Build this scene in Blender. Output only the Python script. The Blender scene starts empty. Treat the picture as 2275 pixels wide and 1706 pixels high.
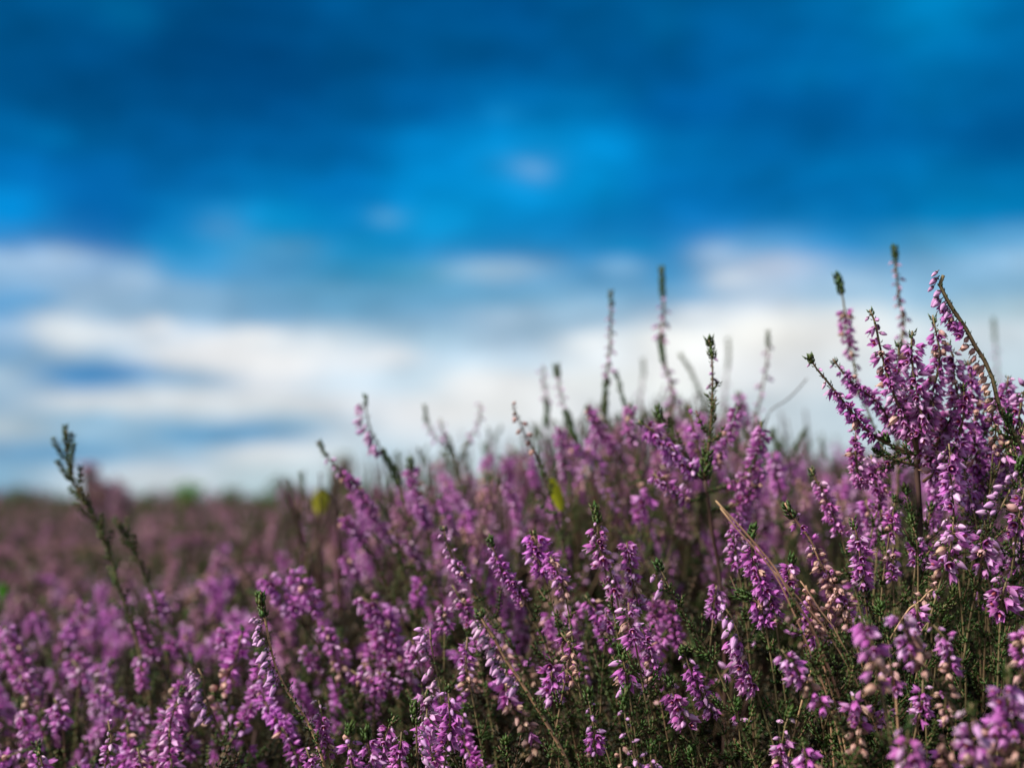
import bpy, math, random
import numpy as np
from mathutils import Vector, Matrix, Quaternion
random.seed(7); rng = np.random.default_rng(7)
C = bpy.context.scene.collection
scene = bpy.context.scene
R = math.radians
# ------------------------------------------------------------------ camera
CAM = Vector((0, 0, 0.45)); PITCH = R(4.57); FPX = 3160.0
cam = bpy.data.cameras.new('camera'); cob = bpy.data.objects.new('camera', cam); C.objects.link(cob)
cob.location = CAM; cob.rotation_euler = (R(90) + PITCH, 0, 0)
cam.lens = 50; cam.sensor_width = 36; cam.clip_start = 0.02; cam.clip_end = 20000
cam.dof.use_dof = True; cam.dof.focus_distance = 0.43; cam.dof.aperture_fstop = 7.0; cam.dof.aperture_blades = 9
scene.camera = cob
FW = Vector((0, math.cos(PITCH), math.sin(PITCH))); UP = Vector((0, -math.sin(PITCH), math.cos(PITCH))); RT = Vector((1, 0, 0))
def P(px, py, d):
    return CAM + RT * ((px - 1137.5) / FPX * d) + UP * ((853 - py) / FPX * d) + FW * d
GROUND = 0.24

# ------------------------------------------------------------------ materials
def mat(name):
    m = bpy.data.materials.new(name); m.use_nodes = True; nt = m.node_tree; nt.nodes.clear()
    return m, nt, nt.nodes, nt.links
def petal_like(name, c0, c1, alt, altf=0.5, trans=0.3, vlo=0.75, vhi=1.2, rough=0.5, spec=0.3):
    m, nt, N, L = mat(name)
    out = N.new('ShaderNodeOutputMaterial'); pb = N.new('ShaderNodeBsdfPrincipled'); tr = N.new('ShaderNodeBsdfTranslucent'); mx = N.new('ShaderNodeMixShader')
    at = N.new('ShaderNodeAttribute'); at.attribute_name = 'tone'
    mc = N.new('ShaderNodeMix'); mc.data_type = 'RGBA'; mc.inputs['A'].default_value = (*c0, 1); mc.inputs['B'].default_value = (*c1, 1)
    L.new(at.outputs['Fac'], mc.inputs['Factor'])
    oi = N.new('ShaderNodeObjectInfo'); ge = N.new('ShaderNodeNewGeometry')
    nz = N.new('ShaderNodeTexNoise'); nz.inputs['Scale'].default_value = 120; nz.inputs['Detail'].default_value = 3
    L.new(ge.outputs['Position'], nz.inputs['Vector'])
    ad = N.new('ShaderNodeMath'); ad.operation = 'ADD'; L.new(oi.outputs['Random'], ad.inputs[0]); L.new(ge.outputs['Random Per Island'], ad.inputs[1])
    fr = N.new('ShaderNodeMath'); fr.operation = 'FRACT'; L.new(ad.outputs[0], fr.inputs[0])
    pw = N.new('ShaderNodeMath'); pw.operation = 'POWER'; L.new(fr.outputs[0], pw.inputs[0]); pw.inputs[1].default_value = 2.2
    ml = N.new('ShaderNodeMath'); ml.operation = 'MULTIPLY'; L.new(pw.outputs[0], ml.inputs[0]); ml.inputs[1].default_value = altf
    lf = N.new('ShaderNodeTexNoise'); lf.inputs['Scale'].default_value = 34; lf.inputs['Detail'].default_value = 1; L.new(ge.outputs['Position'], lf.inputs['Vector'])
    lr = N.new('ShaderNodeMapRange'); lr.inputs['From Min'].default_value = .38; lr.inputs['From Max'].default_value = .64; lr.inputs['To Min'].default_value = .25; lr.inputs['To Max'].default_value = 1.7; L.new(lf.outputs['Fac'], lr.inputs['Value'])
    ml2 = N.new('ShaderNodeMath'); ml2.operation = 'MULTIPLY'; ml2.use_clamp = True; L.new(ml.outputs[0], ml2.inputs[0]); L.new(lr.outputs[0], ml2.inputs[1])
    hr = N.new('ShaderNodeMapRange'); hr.inputs['From Min'].default_value = .3; hr.inputs['From Max'].default_value = .7; hr.inputs['To Min'].default_value = .475; hr.inputs['To Max'].default_value = .52
    ma = N.new('ShaderNodeMix'); ma.data_type = 'RGBA'; L.new(ml2.outputs[0], ma.inputs['Factor']); L.new(mc.outputs['Result'], ma.inputs['A']); ma.inputs['B'].default_value = (*alt, 1)
    mr = N.new('ShaderNodeMapRange'); mr.inputs['From Min'].default_value = 0.25; mr.inputs['From Max'].default_value = 0.75; mr.inputs['To Min'].default_value = vlo; mr.inputs['To Max'].default_value = vhi
    L.new(nz.outputs['Fac'], mr.inputs['Value'])
    hs = N.new('ShaderNodeHueSaturation'); L.new(ma.outputs['Result'], hs.inputs['Color']); L.new(mr.outputs[0], hs.inputs['Value']); L.new(lf.outputs['Color'], hr.inputs['Value']); L.new(hr.outputs[0], hs.inputs['Hue'])
    L.new(hs.outputs[0], pb.inputs['Base Color']); L.new(hs.outputs[0], tr.inputs['Color'])
    pb.inputs['Roughness'].default_value = rough; pb.inputs['Specular IOR Level'].default_value = spec
    mx.inputs[0].default_value = trans
    L.new(pb.outputs[0], mx.inputs[1]); L.new(tr.outputs[0], mx.inputs[2]); L.new(mx.outputs[0], out.inputs[0])
    return m
M_PET = petal_like('heather_petal', (0.47, 0.045, 0.37), (0.76, 0.27, 0.69), (0.86, 0.56, 0.82), 0.8, 0.36, .7, 1.25)
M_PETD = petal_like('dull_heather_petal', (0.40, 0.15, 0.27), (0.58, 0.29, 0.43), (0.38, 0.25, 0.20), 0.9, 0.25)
M_INN = petal_like('heather_inner_petal', (0.30, 0.035, 0.27), (0.50, 0.13, 0.50), (0.5, 0.2, 0.5), 0.4, 0.25)
M_BUD = petal_like('heather_bud', (0.55, 0.22, 0.50), (0.74, 0.44, 0.72), (0.80, 0.56, 0.68), 0.7, 0.2, rough=0.5, spec=0.3)
M_FAD = petal_like('faded_petal', (0.34, 0.15, 0.11), (0.78, 0.56, 0.41), (0.62, 0.36, 0.38), 0.9, 0.12, .6, 1.3, rough=0.6)
M_ANT = petal_like('anther', (0.16, 0.02, 0.03), (0.45, 0.1, 0.16), (0.3, 0.08, 0.05), 0.5, 0.05)
M_LEAF = petal_like('heather_leaf', (0.010, 0.034, 0.005), (0.048, 0.105, 0.016), (0.12, 0.11, 0.03), 0.5, 0.12, 0.6, 1.35, rough=0.45)
M_LEAFD = petal_like('shade_toned_leaf', (0.008, 0.013, 0.004), (0.018, 0.027, 0.007), (0.06, 0.03, 0.013), 0.8, 0.1, 0.5, 1.3, rough=0.5)  # undergrowth leaf, brown in places; shade of the gaps is put into its colour
M_STEM = petal_like('heather_stem', (0.085, 0.048, 0.026), (0.20, 0.15, 0.07), (0.18, 0.09, 0.05), 0.5, 0.0, 0.6, 1.4, rough=0.6)
M_STRAW = petal_like('dry_straw_stem', (0.30, 0.155, 0.075), (0.48, 0.29, 0.16), (0.42, 0.2, 0.1), 0.5, 0.0, 0.7, 1.3, rough=0.6)
M_WOOD = petal_like('woody_stem', (0.045, 0.022, 0.016), (0.085, 0.035, 0.025), (0.07, 0.05, 0.04), 0.5, 0.0, 0.5, 1.5, rough=0.7)
M_YEL = petal_like('yellow_leaf', (0.50, 0.50, 0.02), (0.58, 0.60, 0.03), (0.6, 0.5, 0.03), 0.4, 0.4)
M_LIME = petal_like('fresh_green_leaf', (0.10, 0.36, 0.02), (0.16, 0.45, 0.04), (0.2, 0.4, 0.05), 0.4, 0.4)
M_SHRUB = petal_like('shrub_leaf', (0.05, 0.12, 0.02), (0.10, 0.18, 0.03), (0.12, 0.12, 0.04), 0.6, 0.25)
M_MAUVE = petal_like('mauve_haze_leaf', (0.34, 0.17, 0.26), (0.46, 0.25, 0.36), (0.14, 0.13, 0.06), 0.7, 0.2)

# ------------------------------------------------------------------ mesh builder
class MB:
    def __init__(s): s.v = []; s.f = []; s.m = []; s.t = []; s.n = 0; s.mats = []
    def mi(s, m):
        if m not in s.mats: s.mats.append(m)
        return s.mats.index(m)
    def add(s, v, f, t, m):
        v = np.asarray(v, float); k = s.mi(m)
        s.v.append(v); s.t.append(np.asarray(t, float)); n = s.n
        s.f.extend([tuple(i + n for i in q) for q in f]); s.m.extend([k] * len(f)); s.n += len(v)
    def addmany(s, v, f, t, m, mats4):      # mats4 (K,3,4)
        if len(mats4) == 0: return
        v = np.asarray(v, float); mats4 = np.asarray(mats4)
        V = np.einsum('kij,nj->kni', mats4[:, :, :3], v) + mats4[:, None, :, 3]
        K, n = V.shape[:2]; k = s.mi(m); base = s.n
        s.v.append(V.reshape(-1, 3)); s.t.append(np.tile(np.asarray(t, float), K))
        for i in range(K):
            o = base + i * n
            s.f.extend([tuple(j + o for j in q) for q in f])
        s.m.extend([k] * (len(f) * K)); s.n += n * K
    def merge(s, o, M):                     # other MB with 4x4
        if not o.n: return
        V = np.concatenate(o.v) @ np.array(M.to_3x3()).T + np.array(M.translation)
        idx = [s.mi(m) for m in o.mats]; n = s.n
        s.v.append(V); s.t.append(np.concatenate(o.t))
        s.f.extend([tuple(i + n for i in q) for q in o.f]); s.m.extend([idx[i] for i in o.m]); s.n += o.n
    def mesh(s, name, smooth=True):
        me = bpy.data.meshes.new(name); V = np.concatenate(s.v) if s.v else np.zeros((0, 3))
        me.from_pydata(V.tolist(), [], s.f)
        for m in s.mats: me.materials.append(m)
        me.polygons.foreach_set('material_index', np.array(s.m, dtype=np.int32))
        a = me.attributes.new('tone', 'FLOAT', 'POINT'); a.data.foreach_set('value', np.concatenate(s.t).astype(np.float32))
        if smooth: me.polygons.foreach_set('use_smooth', np.ones(len(s.f), dtype=bool))
        me.update(); return me
    def obj(s, name, parent=None, origin=None):
        me = s.mesh(name)
        o = bpy.data.objects.new(name, me); C.objects.link(o)
        if origin is not None: me.transform(Matrix.Translation(-Vector(origin))); o.location = origin
        if parent: put_under(o, parent)
        return o
WORLD = {}
def put_under(o, parent):
    o.parent = parent; o.location = Vector(o.location) - WORLD.get(parent.name, Vector((0, 0, 0)))
def frame(t):
    t = t.normalized(); a = Vector((0, 0, 1)) if abs(t.z) < 0.9 else Vector((1, 0, 0))
    u = t.cross(a).normalized(); return u, t.cross(u).normalized()
def tube(mb, pts, r0, r1, m, n=6, t0=0.0, t1=1.0, wob=0.0):
    K = len(pts); V = []; T = []
    for i, p in enumerate(pts):
        tg = (pts[min(i + 1, K - 1)] - pts[max(i - 1, 0)]); u, w = frame(tg)
        r = r0 + (r1 - r0) * i / max(1, K - 1); r *= 1 + wob * random.uniform(-1, 1)
        for j in range(n):
            a = 2 * math.pi * j / n; V.append(tuple(p + (u * math.cos(a) + w * math.sin(a)) * r)); T.append(t0 + (t1 - t0) * i / max(1, K - 1))
    F = [(i * n + j, i * n + (j + 1) % n, (i + 1) * n + (j + 1) % n, (i + 1) * n + j) for i in range(K - 1) for j in range(n)]
    F.append(tuple(range(n))[::-1]); F.append(tuple((K - 1) * n + j for j in range(n)))
    mb.add(V, F, T, m)
def spline(pts, step):
    out = []
    q = [pts[0] * 2 - pts[1]] + list(pts) + [pts[-1] * 2 - pts[-2]]
    for i in range(1, len(q) - 2):
        a, b, c, d = q[i - 1], q[i], q[i + 1], q[i + 2]; n = max(1, int((c - b).length / step))
        for k in range(n):
            t = k / n
            out.append(0.5 * ((2 * b) + (c - a) * t + (2 * a - 5 * b + 4 * c - d) * t * t + (3 * b - a - 3 * c + d) * t ** 3))
    out.append(pts[-1].copy()); return out
def basis(axis, roll=0.0, s=1.0, loc=None):
    q = axis.to_track_quat('Z', 'Y') @ Quaternion((0, 0, 1), roll)
    M = q.to_matrix().to_4x4() @ Matrix.Scale(s, 4)
    if loc is not None: M.translation = loc
    return M
MM = 0.001
# ------------------------------------------------------------------ flower meshes
def sepal(mb, ang, L, Rr, W, flare, m, nu=4, nv=5, twist=0.0, close=0.0):
    V = []; T = []
    for i in range(nv + 1):
        v = i / nv
        r = Rr * (0.25 + 0.75 * math.sin(min(v * 1.7, 1) * math.pi / 2)) + flare * v * v - close * max(0, v - 0.45) ** 1.3 * Rr * 1.7
        w = W * max(0.04, math.sin(math.pi * (0.14 + 0.80 * v)) ** 0.8) * (1 if v < .9 else .7)
        for j in range(nu + 1):
            u = 2 * j / nu - 1
            rr = max(0.05 * MM, r - abs(u) ** 2 * w * 0.45)
            a = ang + twist * v; ra = Vector((math.cos(a), math.sin(a), 0)); ta = Vector((-math.sin(a), math.cos(a), 0))
            p = ra * rr + ta * (u * w) + Vector((0, 0, L * v - abs(u) * 0.08 * L)); V.append(tuple(p)); T.append(min(1, 0.15 + 0.85 * v) * ((1 - .65 * abs(u)) if m is M_FAD else (.62 + .38 * abs(u)) if nu > 2 else 1))  # faded sepals: crease shade put into the tone as darker edges
    n = nu + 1
    mb.add(V, [(i * n + j, i * n + j + 1, (i + 1) * n + j + 1, (i + 1) * n + j) for i in range(nv) for j in range(nu)], T, m)
def bracts(mb):
    for k in range(4):
        sepal(mb, k * math.pi / 2 + .7, 1.2 * MM, 0.75 * MM, 0.45 * MM, 0.1 * MM, M_LEAF, 2, 2)
def pedicel(mb, L):
    tube(mb, [Vector((0, 0, -L)), Vector((0, 0, 0.2 * MM))], 0.16 * MM, 0.2 * MM, M_STEM, 4)
def flower(k, lo=False):
    mb = MB(); rr = random.Random(k); L = rr.uniform(2.8, 3.7) * MM; fl = rr.uniform(0.0, 0.9) * MM
    for q in range(4):
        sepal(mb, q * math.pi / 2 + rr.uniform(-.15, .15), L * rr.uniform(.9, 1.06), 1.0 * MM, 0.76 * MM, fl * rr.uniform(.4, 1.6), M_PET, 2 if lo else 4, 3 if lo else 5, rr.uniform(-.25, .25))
    if not lo:
        for q in range(4): sepal(mb, q * math.pi / 2 + .78, L * .72, 0.85 * MM, 0.6 * MM, fl * .6, M_INN, 2, 3)
        bracts(mb); pedicel(mb, 1.0 * MM)
        tube(mb, [Vector((0, 0, 1 * MM)), Vector((rr.uniform(-.3, .3) * MM, 0, L * 1.15))], 0.12 * MM, 0.16 * MM, M_BUD, 4)
        tube(mb, [Vector((0, 0, 1.0 * MM)), Vector((0, 0, 2.4 * MM))], 0.55 * MM, 0.25 * MM, M_ANT, 6)
    else:
        sepal(mb, 0.78, L * .6, .3 * MM, .7 * MM, .1 * MM, M_INN, 2, 2)
    return mb
def bud(k, lo=False):
    mb = MB(); rr = random.Random(100 + k); L = rr.uniform(2.9, 3.8) * MM
    for q in range(4):
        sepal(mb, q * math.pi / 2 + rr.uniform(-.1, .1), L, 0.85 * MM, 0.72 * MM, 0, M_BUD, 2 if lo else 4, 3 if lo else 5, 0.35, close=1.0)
    if not lo: bracts(mb); pedicel(mb, 1.2 * MM)
    return mb
def faded(k, lo=False):
    mb = MB(); rr = random.Random(200 + k); L = rr.uniform(2.9, 3.9) * MM
    for q in range(4):
        sepal(mb, q * math.pi / 2 + rr.uniform(-.2, .2), L * rr.uniform(.75, 1.12), rr.uniform(.95, 1.35) * MM, rr.uniform(.65, .95) * MM, 0, M_FAD, 2 if lo else 4, 3 if lo else 5, rr.uniform(-.2, .7), close=rr.uniform(.3, 1.1))
    mb.v = [v + np.random.default_rng(k).normal(0, .07 * MM, v.shape) for v in mb.v]
    if not lo:
        bracts(mb); pedicel(mb, 1.4 * MM)
        tube(mb, [Vector((0, 0, 1 * MM)), Vector((.2 * MM, 0, L * 1.25))], 0.1 * MM, 0.12 * MM, M_STRAW, 4)
    return mb
KINDS = {'flower': [flower(i) for i in range(10)], 'bud': [bud(i) for i in range(4)], 'faded_flower': [faded(i) for i in range(4)]}
LOK = {'flower': [flower(i, True) for i in range(5)], 'bud': [bud(i, True) for i in range(3)], 'faded_flower': [faded(i, True) for i in range(3)]}
def recolour(mb, pairs):
    o = MB(); o.v, o.f, o.m, o.t, o.n = mb.v, mb.f, mb.m, mb.t, mb.n; o.mats = [pairs.get(m, m) for m in mb.mats]; return o
MESH = {k: [m.mesh(k) for m in v] for k, v in KINDS.items()}
# ------------------------------------------------------------------ leaves
LEAF_V = [(0, 0, 0), (-.5, .28, .9), (.5, .28, .9), (0, .62, .85), (0, .22, 2.1)]
LEAF_F = [(0, 1, 3), (0, 3, 2), (1, 4, 3), (3, 4, 2), (0, 2, 4, 1)]
LEAF_T = [0, .4, .4, .6, 1]
def leaf_mats(pts, i0, i1, spacing, size, spread=0.55):
    """scale leaves in four ranks up a polyline whose first point is the tip"""
    out = []; acc = 0; rank = 0
    for i in range(max(1, i0), min(i1, len(pts))):
        seg = pts[i - 1] - pts[i]; acc += seg.length
        while acc > spacing:
            acc -= spacing; rank += 1
            tg = seg.normalized(); u, w = frame(tg)
            for q in (0, 1):
                a = (rank % 2) * math.pi / 2 + q * math.pi + random.uniform(-.4, .4)
                rad = u * math.cos(a) + w * math.sin(a)
                z = (tg + rad * random.uniform(spread * .6, spread * 1.4)).normalized()
                y = (rad - z * rad.dot(z)).normalized(); x = y.cross(z)
                s = size * random.uniform(.7, 1.2) * MM; p = pts[i] + rad * 0.2 * MM
                out.append([[x.x * s, y.x * s, z.x * s, p.x], [x.y * s, y.y * s, z.y * s, p.y], [x.z * s, y.z * s, z.z * s, p.z]])
    return out
def shoots(mb, pts, i0, i1, gap, Lr, size=.85, m=None, updir=Vector((0, 0, 1)), spread=.6):
    """short side shoots clothed in scale leaves"""
    acc = random.uniform(0, gap); a = random.uniform(0, 6); run = 0
    for i in range(max(1, i0), min(i1, len(pts) - 1)):
        acc += (pts[i] - pts[i - 1]).length; run += (pts[i] - pts[i - 1]).length
        if acc > gap:
            acc = random.uniform(-.3, .3) * gap; a += 2.4
            tg = (pts[i - 1] - pts[i]).normalized(); u, w = frame(tg)
            rad = u * math.cos(a) + w * math.sin(a); L = random.uniform(*Lr) * min(1, .35 + run / (16 * MM))
            q = [pts[i] + (tg * (1 - spread * .6) * k / 4 + rad * spread * (k / 4) ** .7 + updir * .15 * (k / 4) ** 2) * L for k in range(5)]
            q = spline(q, 1.2 * MM)[::-1]
            tube(mb, q[::2] if len(q) > 4 else q, .2 * MM, .35 * MM, M_STEM, 4)
            mb.addmany(LEAF_V, LEAF_F, LEAF_T, m or M_LEAF, leaf_mats(q, 1, len(q), .62 * MM, size, .5))

def lay(pts, zones, fs0, side=None, dens=1.0, lo=False, rad_bias=1.0):
    """zones like 'l12 b25 F80 S100' -> foliage builder + list of (kind, matrix)"""
    cum = [0.0]
    for i in range(1, len(pts)): cum.append(cum[-1] + (pts[i] - pts[i - 1]).length)
    T = cum[-1]; fol = MB(); fl = []; s0 = 0.0; fs = min(1.22, max(.78, fs0)); off = max(0, fs0 - 1.1) * 4 * MM + (2.0 * MM if side is not None else 0); ang = random.uniform(0, 6)
    lt = []
    for z in zones.split():
        k = z[0]; s1 = T * float(z[1:]) / 100
        i0 = next((i for i, c in enumerate(cum) if c >= s0), 0); i1 = next((i for i, c in enumerate(cum) if c >= s1), len(pts) - 1) + 1
        if k == 'l': lt += leaf_mats(pts, i0, i1, .55 * MM, 1.0, .45)
        elif k == 'L': lt += leaf_mats(pts, i0, i1, .45 * MM, 1.35, .42)
        elif k == 'g':
            lt += leaf_mats(pts, i0, i1, .9 * MM, .85, .6); shoots(fol, pts, i0, i1, 3.2 * MM, (4 * MM, 11 * MM))
        elif k == 'G':
            lt += leaf_mats(pts, i0, i1, .6 * MM, 1.7, .7); shoots(fol, pts, i0, i1, 2.8 * MM, (3 * MM, 6 * MM), size=.95, spread=.36)
        elif k == 'K':
            lt += leaf_mats(pts, i0, i1, 1.0 * MM, 1.2, .5); shoots(fol, pts, i0, i1, 2.6 * MM, (5 * MM, 11 * MM), size=1.05, spread=.44)
        elif k == 'h':
            lt += leaf_mats(pts, i0, i1, 1.2 * MM, .85, .6); shoots(fol, pts, i0, i1, 7 * MM, (3 * MM, 7 * MM))
        elif k in 'bBFfSs':
            kind = {'b': 'bud', 'B': 'bud', 'F': 'flower', 'f': 'flower', 'S': 'faded_flower', 's': 'faded_flower'}[k]
            gap = {'b': 1.9, 'B': 3.0, 'F': 0.62, 'f': 1.8, 'S': 0.95, 's': 2.6}[k] * MM / dens * max(.8, fs) / (1 + off * 120)
            lt += leaf_mats(pts, i0, i1, 1.8 * MM, .7, .8)
            s = s0
            while s < s1:
                i = min(len(pts) - 2, max(0, next((j for j, c in enumerate(cum) if c >= s), 1) - 1)); f = (s - cum[i]) / max(1e-9, cum[i + 1] - cum[i])
                p = pts[i].lerp(pts[i + 1], f); tg = (pts[i] - pts[i + 1]).normalized(); u, w = frame(tg)
                ang += 2.4 + random.uniform(-.3, .3); rad = u * math.cos(ang) + w * math.sin(ang)
                if side is not None:
                    rad = (rad * .4 + Vector(side)); rad -= tg * rad.dot(tg); rad.normalize()
                kk = kind
                if k in 'Ff':
                    q_ = random.random(); kk = 'bud' if q_ < .13 else 'faded_flower' if q_ < .18 else kk
                    if q_ > .94: s += gap; continue
                if k == 'S' and random.random() < .2: kk = 'flower'
                ax = (rad * random.uniform(.6, 1.0) + Vector((0, 0, -1)) * random.uniform(.1, .95) + tg * random.uniform(-.15, .3)).normalized()
                grow = 1.0 if k not in 'bB' else (1.0 if side is not None else .72) + .4 * (s - s0) / max(1e-9, s1 - s0)
                sc = fs * grow * random.uniform(.72, 1.12) * (1.15 if side is not None else 1)
                fl.append((kk, basis(ax, random.uniform(0, 6), sc, p + rad * (random.uniform(.7, 1.6) * MM * fs + off * random.random()))))
                s += gap * random.uniform(.75, 1.25)
        s0 = s1
    fol.addmany(LEAF_V, LEAF_F, LEAF_T, M_LEAF, lt)
    return fol, fl

def tag(o, label=None, cat=None, group=None, kind=None):
    if label: o['label'] = label
    if cat: o['category'] = cat
    if group: o['group'] = group
    if kind: o['kind'] = kind
    return o
def empty(name, loc):
    o = bpy.data.objects.new(name, None); C.objects.link(o); o.location = loc; o.empty_display_size = .01; WORLD[o.name] = Vector(loc); return o
def petals(fl, parent, left=999, lo=False, single='flower_spike'):
    n = 0; rest = MB()
    for kk, M in fl:
        if n < left:
            me = random.choice(MESH[kk]); o = bpy.data.objects.new(kk, me); C.objects.link(o); o.parent = parent
            M2 = M.copy(); M2.translation = M.translation - WORLD[parent.name]; o.matrix_local = M2; n += 1
        else: rest.merge(random.choice((LOK if lo else KINDS)[kk]), M)
    if rest.n:
        o = rest.obj(single, parent)
        if left < 999 and left > 0: o['kind'] = 'stuff'
    return n
def rooted(pts3, lean=0.25):
    """carry a traced shoot on down to the soil"""
    a, b = pts3[-2], pts3[-1]; dr = (b - a).normalized(); p = b.copy(); out = []; step = 0.018
    while p.z > GROUND - 0.004 and len(out) < 25:
        dr = (dr * .78 + Vector((random.uniform(-.05, .05), .03, -.25))).normalized()
        if dr.z > -.15: dr.z = -.15; dr.normalize()
        p = p + dr * step; out.append(p.copy())
    return out
def build_sprig(path, d, width, zones, side, dens, stemmat, rw, dbase=None, root=True):
    n = len(path); db = dbase if dbase is not None else d
    traced = [P(x, y, d + (db - d) * i / max(1, n - 1)) for i, (x, y) in enumerate(path)]
    pts = spline(traced, 0.9 * MM)
    ntr = len(pts)
    stem = MB(); allp = traced + (rooted(traced) if root else [])
    full = spline(allp, 3 * MM)
    tube(stem, full, .28 * MM * rw, (.75 if root else .6) * MM * rw, stemmat, 6, 1.0, 0.0, .08)
    fs = min(1.6, max(.6, width / FPX * d / (2 * 4.3 * MM)))
    fol, fl = lay(pts, zones, fs, side, dens)
    if root and len(full) > 12:
        tail = [q for q in full if q.z < traced[-1].z][:22]
        if len(tail) > 4:
            fol.addmany(LEAF_V, LEAF_F, LEAF_T, M_LEAF, leaf_mats(tail, 1, len(tail), 1.6 * MM, .85, .6))
            shoots(fol, tail, 1, len(tail), 6 * MM, (5 * MM, 12 * MM))
    return stem, fol, fl, allp[-1]
plants = {}; plant_left = {}
def sprig(label, d, width, zones, path, side=None, dens=1.0, m=None, rw=1.0, plant=None, name='heather_sprig', cat='heather sprig', dbase=None, group=None):
    m = m or M_STEM
    if plant:
        stem, fol, fl, base = build_sprig(path, d, width, zones, side, dens, m, rw, dbase, root=False)
        par = plants[plant]; br = stem.obj('branch', par); WORLD[br.name] = WORLD[par.name] + Vector(br.location)
        if label: br['label'] = label
        if fol.n: fol.obj('foliage', br)
        left = plant_left[plant]
        if fl:
            used = petals(fl, br, min(left, len(fl)) if left > 0 else 0, single='flower_spike'); plant_left[plant] -= used
        return br
    stem, fol, fl, base = build_sprig(path, d, width, zones, side, dens, m, rw, dbase)
    t = empty(name, base); tag(t, label, cat, group or 'heather sprigs standing up from the heath')
    stem.obj('stem', t)
    if fol.n: fol.obj('foliage', t)
    if fl: petals(fl, t, 99 if d < 0.56 else 0, single='flower_spike')
    return t
LEFT = (-1.3, -.3, 0)
# ------------------------------------------------------------------ the two branching plants
def trunk(key, label, path, d, r0, r1, dbase=None):
    tr = [P(x, y, d) for x, y in path]; tr += rooted(tr)
    t = empty('heather_plant', tr[-1]); tag(t, label, 'heather plant'); plants[key] = t; plant_left[key] = 100
    mb = MB(); tube(mb, spline(tr, 4 * MM), r0 * MM, r1 * MM, M_WOOD, 8, 1, 0, .1); mb.obj('trunk', t)
    return t
trunk('mid', 'branching heather plant with bare reddish brown stalk, its crown against white cloud', [(1565,1062),(1570,1095),(1577,1136),(1582,1180),(1594,1240),(1600,1290),(1606,1350)], .50, .65, 1.0)
trunk('right', 'tallest dense purple heather bush with dark trunk in front of the sky, right side', [(2036,985),(2036,1030),(2042,1100),(2044,1180),(2040,1260),(2036,1340)], .46, .9, 1.4)
S = sprig
HUB = (1565, 1066); HR = (2037, 1010)
# right bush, nearest branches first
S('upright branch of densely packed open flowers', .445, 62, 'l4 b12 f30 F88 n100', [(1932,688),(1942,710),(1948,735),(1955,770),(1965,810),(1980,860),(2000,910),(2025,960),HR], plant='right')
S(None, .445, 66, 'l6 b12 F88 n100', [(2027,735),(2025,780),(2030,830),(2040,880),(2048,930),(2040,975),HR], plant='right')
S(None, .45, 58, 'l10 b16 F90 n100', [(2030,850),(2020,880),(2026,920),(2036,970),(2045,1010),(2040,1030)], plant='right')
S('branch curving out to the left with dark buds at its tip', .44, 46, 'L5 B24 f32 F74 n100', [(1796,791),(1815,820),(1840,850),(1866,882),(1892,915),(1925,955),(1970,985),HR], plant='right')
S(None, .45, 58, 'l5 b12 F92 n100', [(2072,700),(2080,740),(2088,780),(2085,820),(2070,880),(2060,940),HR], plant='right')
S(None, .455, 60, 'l5 b12 F92 n100', [(2105,760),(2117,790),(2120,840),(2128,880),(2112,930),(2085,980),(2055,1020)], plant='right')
S(None, .45, 60, 'l6 b12 F92 n100', [(2140,850),(2143,900),(2135,950),(2118,1000),(2090,1040),(2050,1070)], plant='right')
S(None, .46, 46, 'l5 b12 F95 n100', [(1850,797),(1875,830),(1905,860),(1945,890),(1975,930),(2010,980)], plant='right')
S(None, .455, 40, 'l6 b12 F80 n100', [(1904,940),(1900,985),(1903,1030),(1912,1075),(1930,1060),(1975,1030),HR], plant='right')
S('short leafy green branch with tiny pale tips', .44, 30, 'L20 g100', [(1962,965),(1975,985),(1995,1003),HR], plant='right')
S('short leafy green branch below the flowers', .445, 30, 'L20 g100', [(1945,1000),(1975,1018),(2005,1026),(2038,1035)], plant='right')
S(None, .46, 60, 'l6 F95 n100', [(1995,760),(1998,810),(1996,860),(2010,910),(2025,960)], plant='right')
S(None, .46, 60, 'l6 F95 n100', [(2070,880),(2080,930),(2090,975),(2070,1020),(2045,1040)], plant='right')
S(None, .46, 46, 'l8 b20 f60 g100', [(1950,905),(1970,925),(1992,950),(2020,985)], plant='right')
# middle plant
S('upright dark leafy branch with a few side buds', .475, 30, 'L14 B36 g80 G100', [(1575,751),(1580,780),(1583,820),(1583,860),(1582,900),(1578,960),(1570,1020),HUB], plant='mid')
S('thick purple branch leaning left', .49, 58, 'l6 b12 F88 l100', [(1418,935),(1448,955),(1478,985),(1508,1020),(1540,1050),HUB], plant='mid')
S('lower purple branch leaning left', .49, 48, 'l4 F72 l100', [(1452,1052),(1480,1076),(1512,1100),(1540,1112),(1568,1095)], plant='mid')
S(None, .50, 50, 'l6 F80 l100', [(1690,935),(1690,975),(1678,1020),(1658,1060),(1610,1080),(1570,1090)], plant='mid')
S(None, .51, 46, 'l6 F80 l100', [(1640,900),(1628,945),(1612,985),(1588,1030),HUB], plant='mid')
S(None, .50, 46, 'L20 g100', [(1460,905),(1466,930),(1480,960),(1520,1010),HUB], plant='mid')
S(None, .51, 50, 'l6 f90 l100', [(1530,900),(1538,940),(1550,990),HUB], plant='mid')
S(None, .50, 46, 'F70 l100', [(1690,1040),(1680,1080),(1640,1120),(1600,1130),(1577,1136)], plant='mid')
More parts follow.
